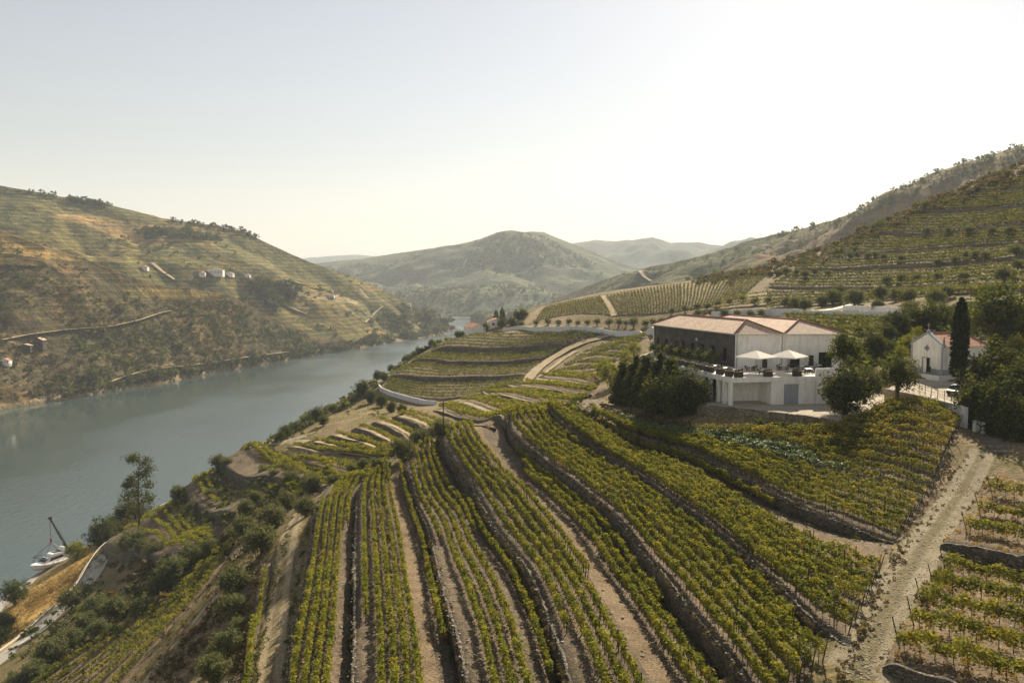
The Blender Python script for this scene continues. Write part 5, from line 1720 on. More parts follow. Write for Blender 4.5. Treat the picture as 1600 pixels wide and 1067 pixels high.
# ---- trees close to the house
JG = 'dark junipers beside the terrace'
for k, (px, py, H) in enumerate(((968, 632, 8.2), (986, 633, 8.8), (1003, 636, 9.2), (1022, 640, 9.2), (1040, 645, 9.0))):
    b = drape([(px, py)])[0]
    tree('juniper', 'juniper_tree', (b[0], b[1], float(hz(*b)) - 0.3), H / 2.2, ORD[k] + ' dark juniper from the left beside the terrace', 'tree', JG, 1.0, (0.0, 0.10))
crowns('dark_tree', 'dark_tree', [(1052, 606, 36), (1082, 606, 30), (1030, 612, 26)], '%s dense dark tree from the left before the terrace pillars', JG, ratio=1.3)
crowns('lime_tree', 'shrub', [(955, 585, 18), (944, 575, 14), (990, 545, 11), (978, 557, 10)], '%s yellow green shrub from the left beside the junipers', 'yellow shrubs beside the junipers', 'shrub', 1.1)


def yard_tree(kn, px, py, r_px, D, label, zs=1.0, base=None):
    c = P(px, py, D); r = r_px / F * D
    g = max(float(hz(c[0], c[1])), base if base is not None else -99)
    # scale so that the crown sits where it is seen: crown centre at 1.2 r
    e = tree(kn, 'tree', (c[0], c[1], c[2] - 1.08 * r * zs), r, label, 'tree', 'trees of the courtyard', zs)
    return e


yard_tree('broad_tree', 1321, 550, 25, 122, 'round green tree at the right end of the white front', 1.25, ZC + 2.0)
yard_tree('dark_tree', 1322, 606, 39, 107, 'large dark bushy tree on the courtyard edge', 0.95, ZC - 0.5)
yard_tree('dark_tree', 1352, 600, 24, 110, 'smaller dark tree leaning on the courtyard bush', 1.0, ZC)
yard_tree('broad_tree', 1403, 586, 26, 112, 'green tree with bare branching trunk before the chapel square', 1.05, ZC)
for k, (px, py, r, D) in enumerate(((1522, 628, 30, 104), (1532, 594, 30, 112), (1568, 578, 40, 110), (1560, 636, 48, 101), (1600, 615, 46, 104), (1590, 668, 40, 97))):
    yard_tree('dark_tree', px, py, r, D, ORD[k] + ' of the tall dark trees crowding right of the chapel', 1.1)

# ------------------------------------------------------------------ chapel and its square
ZS = 70.2
ph = R(15); s_ = np.array((math.cos(ph), math.sin(ph))); a_ = np.array((math.sin(ph), -math.cos(ph)))
FR = XY(1472, 586, ZS); CW, CL, CE, CG = 6.7, 8.6, 4.5, 1.9
FL = FR - a_ * CW
chap = empty('chapel', (float(FR[0]), float(FR[1]), ZS))
cp = lambda w, l, z: np.array((*(-a_ * w + s_ * l), z))     # w from the right front corner to the left, l back
prof = [(0, 0), (CW, 0), (CW, CE), (CW / 2, CE + CG), (0, CE)]
fm = MB(); th = 0.4
dw0, dw1, dh = CW * 0.40, CW * 0.40 + 1.5, 2.45
# front with a doorway: three pieces round the opening
for pc in ([(0, 0), (dw0, 0), (dw0, dh), (dw0, CE), (0, CE)], [(dw1, 0), (CW, 0), (CW, CE), (dw1, CE), (dw1, dh)], [(dw0, dh), (dw1, dh), (dw1, CE), (dw0, CE)], [(0, CE), (CW, CE), (CW / 2, CE + CG)]):
    o = len(fm.v); n = len(pc)
    fm.v += [tuple(cp(w, 0, z)) for w, z in pc] + [tuple(cp(w, th, z)) for w, z in pc]
    fm.f += [tuple(range(o + n - 1, o - 1, -1)), tuple(range(o + n, o + 2 * n))] + [(o + k, o + (k + 1) % n, o + n + (k + 1) % n, o + n + k) for k in range(n)]
fm.build('front_wall', M['white'], chap)


def cbox(name, w, l, z, sw, sl_, sz, mat, parent=chap):
    q = cp(w, l, z)
    return MB().box(tuple(q), (sl_, sw, sz), ph).build(name, mat, parent)


cbox('side_wall', 0.2, CL / 2 + th / 2, CE / 2, 0.4, CL - th, CE, M['white'])
cbox('side_wall', CW - 0.2, CL / 2 + th / 2, CE / 2, 0.4, CL - th, CE, M['white'])
cbox('back_wall', CW / 2, CL - 0.2, CE / 2, CW - 0.82, 0.4, CE, M['white'])
cbox('plinth', (CW + dw1) / 2, -0.03, 0.4, CW - dw1 + 0.06, 0.1, 0.8, M['greypaint'])
cbox('plinth', dw0 / 2, -0.03, 0.4, dw0 + 0.06, 0.1, 0.8, M['greypaint'])
cbox('plinth', -0.03, CL / 2 + 0.05, 0.4, 0.1, CL - 0.1, 0.8, M['greypaint'])
cbox('corner_strip', 0.12, -0.035, CE / 2 + 0.4, 0.3, 0.09, CE - 0.8, M['greypaint'])
cbox('corner_strip', CW - 0.12, -0.035, CE / 2 + 0.4, 0.3, 0.09, CE - 0.8, M['greypaint'])
dl = cbox('door', dw1 - 0.36, 0.12, dh / 2, 0.7, 0.08, dh - 0.02, M['white'])
dk = cbox('doorway', dw0 + 0.38, 0.36, dh / 2, 0.74, 0.04, dh - 0.02, M['glass'])  # dark sheet across the open half, standing for the unlit chapel inside
cbox('door_frame', dw1 + 0.06, -0.01, dh / 2, 0.12, 0.1, dh, M['greypaint']); cbox('door_frame', dw0 - 0.06, -0.01, dh / 2, 0.12, 0.1, dh, M['greypaint'])
cbox('door_frame', (dw0 + dw1) / 2, -0.012, dh + 0.06, 1.74, 0.1, 0.12, M['greypaint'])
dm = MB()
for sc_, off in ((0.62, -0.03), (0.36, -0.05)):
    q = [cp(CW / 2 + dx * sc_, off, CE - 0.45 + dz * sc_) for dx, dz in ((0, -1), (1, 0), (0, 1), (-1, 0))]
    q2 = [cp(CW / 2 + dx * sc_, 0.0, CE - 0.45 + dz * sc_) for dx, dz in ((0, -1), (1, 0), (0, 1), (-1, 0))]
    o = len(dm.v); dm.v += [tuple(x) for x in q] + [tuple(x) for x in q2]
    dm.f += [(o, o + 1, o + 2, o + 3)] + [(o + k, o + (k + 1) % 4, o + 4 + (k + 1) % 4, o + 4 + k) for k in range(4)]
    dm.build('rose_window', M['greypaint'] if sc_ > 0.5 else M['glass'], chap); dm = MB()
# gable coping, cross, pinnacle
for w0, w1, z0_, z1_ in ((-0.25, CW / 2, CE - 0.1, CE + CG + 0.12), (CW + 0.25, CW / 2, CE - 0.1, CE + CG + 0.12)):
    a = cp(w0, -0.1, z0_); b = cp(w1, -0.1, z1_); c = cp(w1, 0.5, z1_); d = cp(w0, 0.5, z0_)
    up = np.array((0, 0, 0.25))
    mb = MB(); mb.v = [tuple(x) for x in (a, b, c, d, a + up, b + up, c + up, d + up)]
    mb.f = [(3, 2, 1, 0), (4, 5, 6, 7), (0, 1, 5, 4), (1, 2, 6, 5), (2, 3, 7, 6), (3, 0, 4, 7)]
    mb.build('coping', M['greypaint'], chap)
q = cp(CW / 2, 0.2, CE + CG + 0.3)
cx = MB().box((q[0], q[1], q[2] + 0.15), (0.4, 0.4, 0.3), ph); cx.build('cross_base', M['greypaint'], chap)
cr = MB(); cr.box((q[0], q[1], q[2] + 0.85), (0.09, 0.09, 1.1), ph); cr.box((q[0], q[1], q[2] + 1.02), (0.085, 0.62, 0.085), ph)
cr.build('cross', M['concrete'], chap)
for w in (0.1, CW - 0.1):
    q = cp(w, 0.2, CE)
    MB().lathe([(0.24, 0.1), (0.24, 0.45), (0.13, 0.6), (0.2, 0.8), (0.05, 1.5), (0.01, 1.75)], tuple(q), 8).build('pinnacle', M['concrete'], chap)
ro = 0.3; rzz = CE + 0.02
f0, f1, b0, b1 = cp(CW + ro, 0.4, rzz), cp(-ro, 0.4, rzz), cp(CW + ro, CL + ro, rzz), cp(-ro, CL + ro, rzz)
r0, r1 = cp(CW / 2, 0.4, rzz + CG + 0.1), cp(CW / 2, CL - 2.0, rzz + CG + 0.1)
crf = link('roof', uvmesh('roof', [([f1, b1, r1, r0], f1, b1 - f1), ([b0, f0, r0, r1], b0, f0 - b0), ([b1, b0, r1], b1, b0 - b1)], M['tile_red']), chap)
for a, b in ((r0, r1), (b1, r1), (b0, r1)):
    MB().tube(a + np.array((0, 0, .04)), b + np.array((0, 0, .04)), 0.11).build('ridge_tiles', M['tile'], crf)
cbox('eaves', -0.12, CL / 2 + 0.2, CE - 0.06, 0.3, CL, 0.14, M['white'])
tag(chap, 'small white chapel with gabled front, cross and red tiled roof', 'chapel')
HOLES.append((np.array([FR + a_ * .5 - s_ * .5, FL - a_ * .5 - s_ * .5, FL - a_ * .5 + s_ * (CL + .5), FR + a_ * .5 + s_ * (CL + .5)]), 1.2))
# steps, low walls, square
sq = [XY(1418, 596, ZS - 0.9), XY(1382, 607, ZS - 1.4), XY(1428, 616, ZS - 1.4), XY(1498, 633, ZS - 1.4), XY(1545, 622, ZS - 1.2), XY(1540, 596, ZS - 0.7), FR + s_ * 3 + a_ * 2.4, FR - s_ * 0.2 + a_ * 2.4, FL - s_ * 2.2]
zs_ = [ZS - 0.9, ZS - 1.4, ZS - 1.4, ZS - 1.4, ZS - 1.2, ZS - 0.7, ZS - 0.7, ZS - 0.75, ZS - 0.8]
ctr = np.mean(sq, axis=0)
o = MB().prism([tuple(p) for p in sq], 64.0, zs_).build('chapel_square', M['yard']); tag(o, kind='structure')
HOLES.append((np.array(sq), 2.2))
st = empty('chapel_steps', (*(FL * .45 + FR * .55 - s_ * 0.9), ZS - 0.9))
for k in range(4):
    MB().box((*(s_ * (0.55 - 0.3 * k) - a_ * 0.6), 0.15 + 0.0 + (3 - k) * 0.2 - 0.1), (0.6, 2.6, 0.22), ph).build('step', M['concrete'], st)
tag(st, 'grey steps rising to the chapel door', 'steps')
lwp = [FR - a_ * (CW * 0.38) - s_ * 1.6, FR + a_ * 1.2 - s_ * 1.4]
q = (lwp[0] + lwp[1]) / 2
tag(MB().box((q[0], q[1], ZS - 0.45), (0.25, np.linalg.norm(lwp[1] - lwp[0]), 0.9), ph).build('low_wall', M['white']), 'low white wall before the chapel front', 'wall')
q2_ = FR + a_ * 1.35 + s_ * 1.6
tag(MB().box((q2_[0], q2_[1], ZS - 0.4), (6.0, 0.25, 1.0), ph).build('low_wall', M['white']), 'low white wall below the cypress beside the chapel', 'wall')
q = cp(dw0 - 0.7, -0.7, 0) + np.array((*FR, ZS))
planter(q[:2], ZS - 0.15, 0.4, 0.4, 0.4, ph, 'small potted shrub right of the chapel door', None, plant=0.9, mat='concrete')
HOLES.append((np.array([FR - s_ * 2.0 + a_ * 1.5, FL - s_ * 2.0, FL, FR + a_ * 1.5]), 0.8))
o = MB().prism([tuple(x) for x in (FR - s_ * 1.5 + a_ * 1.2, FR + s_ * 5 + a_ * 1.2, FR + s_ * 5, FR, FL, FL - s_ * 0.6, FR - a_ * 2.2 - s_ * 1.5)], ZS - 2.0, ZS - 0.02).build('chapel_forecourt', M['yard'])
tag(o, kind='structure')
cyb = P(1498, 584, 121.5)
cy = tree('cypress_tree', 'cypress_tree', (cyb[0], cyb[1], ZS - 0.2), 1.92, 'tall narrow dark cypress beside the chapel', 'tree', None, 0.96)
cy.scale = (2.6, 2.6, 1.88)
# fence of posts and wires on the wall of the square
fl = [XY(1436, 614, ZS - 1.35), XY(1497, 632, ZS - 1.35)]
fe = empty('wire_fence', (*fl[0], ZS - 1.4))
dv = fl[1] - fl[0]
for k in range(7):
    q = dv * k / 6
    MB().box((q[0], q[1], 0.7), (0.07, 0.07, 1.5)).build('post', M['concrete'], fe)
for z in (0.35, 0.75, 1.15):
    MB().tube((0, 0, z), (dv[0], dv[1], z), 0.015, n=4).build('wire', M['dark_metal'], fe)
tag(fe, 'wire fence with thin posts along the chapel square', 'fence')
ribbon_wall('retaining_wall', 'plastered wall under the wire fence of the chapel square', 'retaining wall', [fl[0] - dv * 0.35, fl[0], fl[1], fl[1] + dv * .2], 0, 0.4, 'whitewall', px=False, level=ZS - 1.38, below=2.5)


def car():
    q = XY(1499, 617, ZS - 1.3)
    e = empty('parked_car', (q[0], q[1], ZS - 1.3), R(35))
    side = [(-2.1, .35), (-2.15, .75), (-1.6, .9), (-1.0, 1.42), (0.7, 1.45), (1.5, .95), (2.05, .85), (2.1, .35)]
    mb = MB(); n = len(side)
    mb.v = [(x, -0.85, z) for x, z in side] + [(x, 0.85, z) for x, z in side]
    mb.f = [tuple(range(n)), tuple(range(2 * n - 1, n - 1, -1))] + [(k, k + n, (k + 1) % n + n, (k + 1) % n) for k in range(n)]
    mb.build('body', M['carpaint'], e, bevel=0.05)
    MB().prism([(-0.95, -.865), (0.65, -.865), (0.65, .865), (-0.95, .865)], 0.98, 1.33).build('side_glass', M['glass'], e)
    MB().box((-0.15, 0, 1.475), (1.5, 1.4, 0.03)).build('roof', M['carpaint'], e)
    for x in (-1.35, 1.3):
        for y in (-.8, .8):
            MB().tube((x, y - .1, .32), (x, y + .1, .32), .32, n=12).build('wheel', M['rubber'], e)
    tag(e, 'dark parked car half hidden by the trees near the chapel', 'car')


car()
# white curved wall and steps where the track reaches the square
wq = [XY(1522, 662, 67.0), XY(1532, 668, 66.4), XY(1536, 676, 66.0)]
ribbon_wall('white_wall', 'small white curved wall at the head of the stony track', 'wall', np.array(wq), 1.5, 0.4, 'whitewall', px=False)
st = empty('track_steps', tuple(at(1552, 690)))
for k in range(4):
    q = at(1545 + k * 8, 686 + k * 7) - np.array(st.location)
    MB().box((q[0], q[1], q[2] + 0.05), (2.6, 0.9, 0.2), R(-12)).build('step', M['shaded_step'], st)
tag(st, 'wide grey steps at the head of the stony track', 'steps')
# lamp post by the upper wall
lq = at(1478, 470)
e = empty('lamp_post', tuple(lq))
MB().tube((0, 0, 0), (0, 0, 6.0), 0.08, 0.05).build('pole', M['concrete'], e)
MB().tube((0, 0, 5.9), (1.2, 0, 6.3), 0.04).build('arm', M['concrete'], e)
MB().box((1.5, 0, 6.3), (0.9, 0.3, 0.15)).build('lamp_head', M['hull'], e)
tag(e, 'lamp post with white head above the cypress', 'lamp post')
# utility pole where the terraces meet
uq = at(693, 690)
e = empty('utility_pole', tuple(uq))
MB().tube((0, 0, -0.5), (0, 0, 7.0), 0.12, 0.08).build('pole', M['post'], e)
MB().box((0, 0, 6.6), (1.2, 0.1, 0.1)).build('crossarm', M['post'], e)
tag(e, 'wooden utility pole beside the big round olives', 'pole')

# ------------------------------------------------------------------ quay: yacht in the slings of a crane
ZQ = 2.3
qp = [XY(-60, 1010, ZQ), XY(0, 938, ZQ), XY(58, 896, ZQ), XY(110, 872, ZQ), XY(150, 853, ZQ), XY(170, 848, ZQ), XY(160, 862, ZQ), XY(110, 890, ZQ), XY(40, 940, ZQ), XY(0, 975, ZQ)]
o = MB().prism([tuple(p) for p in qp], -2.0, ZQ).build('quay', M['concrete']); tag(o, kind='structure')


def yacht():
    bow = XY(56, 897, ZQ); st_ = XY(104, 880, ZQ)
    d = (bow - st_); L = 12.5; d /= np.linalg.norm(d)
    c = (bow + st_) / 2
    e = empty('motor_yacht', (c[0], c[1], ZQ + 0.6), math.atan2(d[1], d[0]))
    n = 15; xs = np.linspace(-L / 2, L / 2, n)
    hb = np.array([2.0 * min(1, (1 - max(0, (x / (L / 2))) ** 2.4)) ** 0.75 if x > -L / 2 else 1.85 for x in xs]); hb[-1] = 0.04; hb[0] = 1.85
    sheer = 1.75 + 0.75 * np.clip((xs + 2) / (L / 2 + 2), 0, 1) ** 1.6
    keel = 0.0 + 1.5 * np.clip((xs - 2.5) / (L / 2 - 2.5), 0, 1) ** 2
    ring = []
    for x, b, s, k in zip(xs, hb, sheer, keel):
        ch = k + (s - k) * 0.38
        ring.append([(x, -b, s), (x, -b * 0.9, ch), (x, 0, k), (x, b * 0.9, ch), (x, b, s), (x, b * 0.9, s - 0.06), (x, -b * 0.9, s - 0.06)])
    V = np.array(ring).reshape(-1, 3); m_ = 7; Fc = []
    for i in range(n - 1):
        for j in range(m_):
            j2 = (j + 1) % m_
            Fc.append((i * m_ + j, (i + 1) * m_ + j, (i + 1) * m_ + j2, i * m_ + j2))
    Fc.append(tuple(range(m_))); Fc.append(tuple(range((n - 1) * m_, n * m_))[::-1])
    link('hull', newmesh('hull', V, Fc, M['hull'], True), e)
    rub = MB()
    for s in (-1, 1):
        for i in range(n - 1):
            rub.tube((xs[i], s * (hb[i] + .02), sheer[i] - .35), (xs[i + 1], s * (hb[i + 1] + .02), sheer[i + 1] - .35), 0.05, n=4)
    rub.build('rub_rail', M['dark_metal'], e)

    def slab(name, prof, w0, w1, mat, par=e):
        mb = MB(); k = len(prof); zmin = min(p[1] for p in prof); zmax = max(p[1] for p in prof)
        wz = lambda z: w0 + (w1 - w0) * (z - zmin) / (zmax - zmin)
        mb.v = [(x, -wz(z), z) for x, z in prof] + [(x, wz(z), z) for x, z in prof]
        mb.f = [tuple(range(k)), tuple(range(2 * k - 1, k - 1, -1))] + [(j, j + k, (j + 1) % k + k, (j + 1) % k) for j in range(k)]
        return mb.build(name, mat, par, bevel=0.04)
    cab = slab('cabin', [(-4.2, 1.7), (3.6, 2.0), (1.6, 3.25), (-3.6, 3.3)], 1.62, 1.3, M['hull'])
    slab('windscreen', [(2.95, 2.38), (3.05, 2.42), (1.75, 3.2), (1.55, 3.18)], 1.42, 1.18, M['glass'], cab)
    for s in (-1, 1):
        mb = MB(); pts = [(-2.9, 2.45), (1.7, 2.35), (0.9, 3.0), (-2.6, 3.05)]
        mb.v = [(x, s * (1.63 - 0.17 * (z - 1.7)), z) for x, z in pts] + [(x, s * (1.55 - 0.17 * (z - 1.7)), z) for x, z in pts]
        mb.f = [(0, 1, 2, 3), (7, 6, 5, 4), (0, 4, 5, 1), (1, 5, 6, 2), (2, 6, 7, 3), (3, 7, 4, 0)]
        mb.build('side_window', M['glass'], cab)
    fb = slab('flybridge', [(-4.0, 3.32), (1.0, 3.32), (0.4, 3.95), (-0.2, 4.0), (-3.9, 3.75)], 1.35, 1.25, M['hull'])
    slab('flybridge_seat', [(-3.0, 3.8), (-0.5, 3.95), (-0.5, 4.06), (-3.0, 3.92)], 0.95, 0.9, M['brown_wood'], fb)
    slab('radar_arch', [(-3.7, 3.75), (-3.0, 3.75), (-3.4, 4.9), (-3.9, 4.9)], 1.25, 1.0, M['hull'], fb)
    tag(e, 'white motor yacht hanging in slings above the quay', 'boat')
    return c, e, d


yc, ye, yd = yacht()


def crane():
    b = XY(107, 868, ZQ)
    # the jib head stands plumb above the yacht
    hd = P(78, 809, 1.0) - np.array((0, 0, CAMZ)); k = 0.5 * (yc[1] + b[1]) / hd[1]
    tip = np.array((0, 0, CAMZ)) + hd * (yc[1] / hd[1])
    e = empty('mobile_crane', (b[0], b[1], ZQ), math.atan2(yd[1], yd[0]))
    rot = Matrix.Rotation(-math.atan2(yd[1], yd[0]), 3, 'Z')
    lt = np.array(rot @ Vector((tip[0] - b[0], tip[1] - b[1], tip[2] - ZQ)))
    MB().box((-1.0, 0, 1.0), (6.0, 2.4, 0.5)).build('chassis', M['crane'], e, bevel=0.05)
    cb = MB().box((-3.2, 0, 2.0), (1.6, 2.3, 1.6)).build('cab', M['crane'], e, bevel=0.08)
    MB().box((-4.02, 0, 2.3), (0.05, 1.9, 0.7)).build('windscreen', M['glass'], cb)
    for x in (-3.2, -0.6, 0.8):
        for y in (-1.05, 1.05):
            MB().tube((x, y - .17, .5), (x, y + .17, .5), .5, n=12).build('wheel', M['rubber'], e)
    MB().box((0.2, 0, 2.0), (1.4, 1.5, 1.5)).build('turret', M['crane'], e, bevel=0.05)
    root = np.array((0.2, 0, 2.6))
    m1 = root + (lt - root) * 0.55
    MB().tube(root, m1, 0.5, 0.44, 4).build('boom', M['crane'], e)
    MB().tube(m1, lt, 0.36, 0.3, 4).build('boom_extension', M['crane'], e)
    MB().tube((1.2, 0, 1.3), root + (lt - root) * 0.35, 0.14, 0.14, 8).build('ram', M['concrete'], e)
    MB().box(tuple(lt), (0.8, 0.6, 0.7)).build('jib_head', M['crane'], e)
    hook = lt * np.array((1, 1, 0)) + np.array((0, 0, lt[2] * 0.56))
    MB().tube(lt, hook, 0.07, n=4).build('cable', M['dark_metal'], e)
    MB().box(tuple(hook), (0.4, 0.4, 1.1)).build('hook_block', M['red'], e)
    # spreader slings down to the hull, in the crane's own frame
    yl = np.array(rot @ Vector((yc[0] - b[0], yc[1] - b[1], 0)))
    fx = np.array((1, 0, 0)); fy = np.array((0, 1, 0))
    cs = [yl + fx * sx * 3.6 + fy * sy * 2.3 + np.array((0, 0, 4.2)) for sx, sy in ((-1, -1), (1, -1), (1, 1), (-1, 1))]
    for q in cs:
        MB().tube(hook - np.array((0, 0, .5)), q, 0.06, n=4).build('sling', M['dark_metal'], e)
        MB().tube(q, q * np.array((1, 1, 0)) + np.array((0, 0, 1.5)), 0.06, n=4).build('sling', M['dark_metal'], e)
    for i in range(4):
        MB().tube(cs[i], cs[(i + 1) % 4], 0.1, n=4).build('spreader_bar', M['crane'], e)
    tag(e, 'dark mobile crane with raised boom beside the river', 'crane')


crane()

# ------------------------------------------------------------------ house at the river bend and small far houses
def cottage(name, p, w, l, h, rh, rz, label, group=None, wall='white', tile='tile_red', wins=3, chimney=False, hip=0.0):
    e = empty(name, tuple(p), rz)
    facesw = MB()
    q = [(-w / 2, -l / 2), (w / 2, -l / 2), (w / 2, l / 2), (-w / 2, l / 2)]
    facesw.prism(q, -2.0, h)
    wl = facesw
    wl.build('wall', M[wall], e)
    g = MB()
    for s in (-1, 1):
        y0 = s * l / 2; y1 = y0 - s * 0.3
        if not hip: g.poly([(-w / 2, y0, h), (w / 2, y0, h), (0, y0, h + rh)][::s])
    if not hip: g.build('gable', M[wall], e)
    o_ = 0.3; z = h + 0.02
    a, b, c, d = (-w / 2 - o_, -l / 2 - o_, z - .1), (w / 2 + o_, -l / 2 - o_, z - .1), (w / 2 + o_, l / 2 + o_, z - .1), (-w / 2 - o_, l / 2 + o_, z - .1)
    r0, r1 = (0, -l / 2 - o_ + hip, z + rh), (0, l / 2 + o_ - hip, z + rh)
    fs = [([b, c, r1, r0], b, np.subtract(c, b)), ([d, a, r0, r1], d, np.subtract(a, d))]
    if hip: fs += [([a, b, r0], a, np.subtract(b, a)), ([c, d, r1], c, np.subtract(d, c))]
    rf = link('roof', uvmesh('roof', fs, M[tile]), e)
    if chimney: MB().box((w * .2, l * .2, h + rh * .8), (.7, .7, 1.6)).build('chimney', M[wall], rf)
    for k in range(wins):
        x = -w / 2 + w * (k + 0.5) / wins
        MB().box((x, -l / 2 - .02, h * .55), (w / wins * .3, 0.1, h * .36)).build('window', M['glass'], e)
    return tag(e, label, 'house', group)


hq = at(742, 522)
cottage('river_bend_house', hq + (0, 0, 0.3), 7.5, 10.0, 3.2, 2.0, R(26), 'white house with orange gable roof at the river bend', wins=0)
hq2 = at(776, 510)
cottage('small_house', hq2 + (0, 0, -0.3), 9, 7, 3.0, 1.6, R(10), 'low house with orange roof half hidden by trees at the bend', wins=2)
crowns('broad_tree', 'tree', [(716, 516, 6), (722, 515, 5), (758, 511, 7), (768, 505, 6), (785, 504, 8), (800, 502, 7), (810, 492, 8), (818, 489, 7)], '%s tree from the left around the houses at the river bend', 'trees at the river bend')
crowns('spruce_tree', 'conifer_tree', [(775, 500, 9), (785, 498, 9)], '%s pointed dark conifer from the left at the river bend', 'trees at the river bend', ratio=0.4)
FH = 'far houses across the river'


def far_house(hill, px, py, *a, **k):
    p = hill.at(px, py)
    return cottage('far_house', p, *a, **k)


def hp_(hill, px, py): return hill.at(px, py)


cottage('far_house', ridge.at(338, 430), 20, 10, 6.5, 2.6, R(5), 'largest white manor house with reddish roof across the river', FH, wins=6)
cottage('far_house', ridge.at(318, 431), 7.2, 6.48, 3.6, 1.6, R(5), 'white house on the left side of the far manor', FH, wins=3)
cottage('far_house', ridge.at(360, 431), 10.08, 6.48, 3.24, 1.6, R(-5), 'low white wing right of the far manor', FH, wins=4)
cottage('far_house', ridge.at(388, 433), 6.48, 5.76, 2.88, 1.28, R(-5), 'small white house farther right of the far manor', FH, wins=2)
cottage('far_house', ridge.at(446, 441), 7.92, 6.48, 3.6, 1.6, R(0), 'white house on a shelf of the far slope', FH, wins=3)
cottage('far_house', ridge.at(518, 464), 8.64, 5.76, 2.88, 1.28, R(0), 'pale house at the bend of the far slope road', FH, wins=3)
cottage('far_house', ridge.at(228, 421), 8.64, 5.76, 2.88, 1.6, R(0), 'pale farm building above the brown spur', FH, wins=2)
cottage('far_house', ridge.at(638, 478), 8.64, 5.76, 2.88, 1.6, R(0), 'lone pale house on the wooded end of the far ridge', FH, wins=2)
cottage('far_house', spur.at(6, 568), 6.5, 4.6, 2.4, 1.4, R(6), 'little white house with red roof near the far shore', FH, wins=4)
M['ruin'] = mat_stone('dark_ruin_stone', (0.06, 0.052, 0.045), (0.11, 0.095, 0.08), 1.2)
cottage('stone_barn', spur.at(60, 543), 7.2, 5.76, 5.76, 2, R(4), 'dark stone barn with steep roof beside the far road', FH, wall='ruin', tile='tile', wins=2, chimney=True)
cottage('stone_barn', spur.at(38, 546), 8.64, 5.04, 3.24, 0.96, R(4), 'low dark stone annex left of the far barn', FH, wall='ruin', tile='tile', wins=2)
cottage('far_house', midhill.at(935, 449), 18.72, 10.08, 5.76, 3.2, 0, 'white house far down the hazy valley', FH, wins=3)
cottage('far_house', midhill.at(652, 399), 14.4, 8.64, 5.04, 2.4, 0, 'tiny white house on the hazy skyline', FH, wins=2)
cottage('far_house', east.at(1200, 388), 12.96, 6.48, 3.6, 1.6, 0, 'white building on the brown ridge right of the far hills', FH, wins=4)
cottage('far_house', east.at(1180, 390), 7.2, 5.76, 2.88, 1.6, 0, 'smaller white building on the brown ridge', FH, wins=2)

# roads on the far slopes
def hill_road(hill, pts, w, lift=1.2, mat='track'):
    px = resample(np.array(pts, float), 50)
    c = np.array([hill.at(x, y) for x, y in px]); c = smooth(c, 3)
    d = np.gradient(c, axis=0); d[:, 2] = 0; d /= np.linalg.norm(d, axis=1)[:, None] + 1e-9
    nm = np.c_[-d[:, 1], d[:, 0], 0 * d[:, 0]]
    g = np.array([c + nm * w / 2 + (0, 0, lift), c - nm * w / 2 + (0, 0, lift)])
    tag(link('hill_road', newmesh('hill_road', g.reshape(-1, 3), grid_faces(2, len(c)), M[mat], True)), kind='structure')


hill_road(spur, [(0, 533), (40, 525), (100, 517), (170, 512), (215, 502), (250, 490), (266, 487)], 5)
hill_road(spur, [(-40, 418), (20, 416), (60, 418)], 4)
hill_road(spur, [(170, 598), (190, 590), (215, 583), (245, 577), (300, 572), (380, 560), (450, 551)], 5)
hill_road(ridge, [(240, 412), (255, 425), (275, 438)], 5)
hill_road(ridge, [(452, 440), (480, 448), (520, 458), (528, 463), (520, 468)], 5)
hill_road(ridge, [(570, 505), (580, 495), (598, 479)], 5)
hill_road(ridge, [(562, 452), (568, 460), (575, 467)], 5)
hill_road(ridge, [(440, 478), (460, 484), (480, 492)], 5)
hill_road(east, [(1000, 424), (1008, 434), (1018, 440)], 7)
hill_road(midhill, [(722, 420), (727, 410), (730, 405)], 9)

# ------------------------------------------------------------------ scrub and woods of the far slopes: one mass each
def scrub(name, hill, n, lo, hi, size, mat, label, seed, per=12, dens=None, leaf=0.5, hgt=1.0, extra=None):
    rg = np.random.default_rng(seed)
    p = hill.scatter(n, rg, lo, hi) if hill is not None else None
    if extra is not None: p = extra if p is None else np.vstack([p, extra])
    if dens: p = p[(fbm(p[:, 0] / dens[0], p[:, 1] / dens[0], seed, 3) + rg.uniform(-0.25, 0.25, len(p))) > dens[1]]
    p = p[p[:, 2] > 0.3]
    s = size * rg.lognormal(0, 0.35, len(p))
    c = np.repeat(p, per, 0); ss = np.repeat(s, per)
    u = rg.normal(size=(len(c), 3)); u /= np.linalg.norm(u, axis=1)[:, None]
    c = c + u * (ss * 0.5 * rg.uniform(0.5, 1, len(c)))[:, None] * np.array((1, 1, 0.7 * hgt)) + np.c_[0 * ss, 0 * ss, ss * 0.32 * hgt]
    v, f, r = leaves(c, ss * leaf * 0.5, rg, 0.35)
    r = np.clip(r * 0.5 + np.repeat(np.repeat(rg.uniform(0, .5, len(p)), per), 3), 0, 1)
    o = link(name, leafmesh(name, v, f, r, M[mat]))
    tag(o, label, 'scrub', kind='stuff')


def edge_pts(hill, pts, n, jit, seed):
    rg = np.random.default_rng(seed)
    q = resample(np.array(pts, float), n) + rg.normal(0, 1, (n, 2)) * np.array(jit)
    return np.array([hill.at(x, y) for x, y in q])


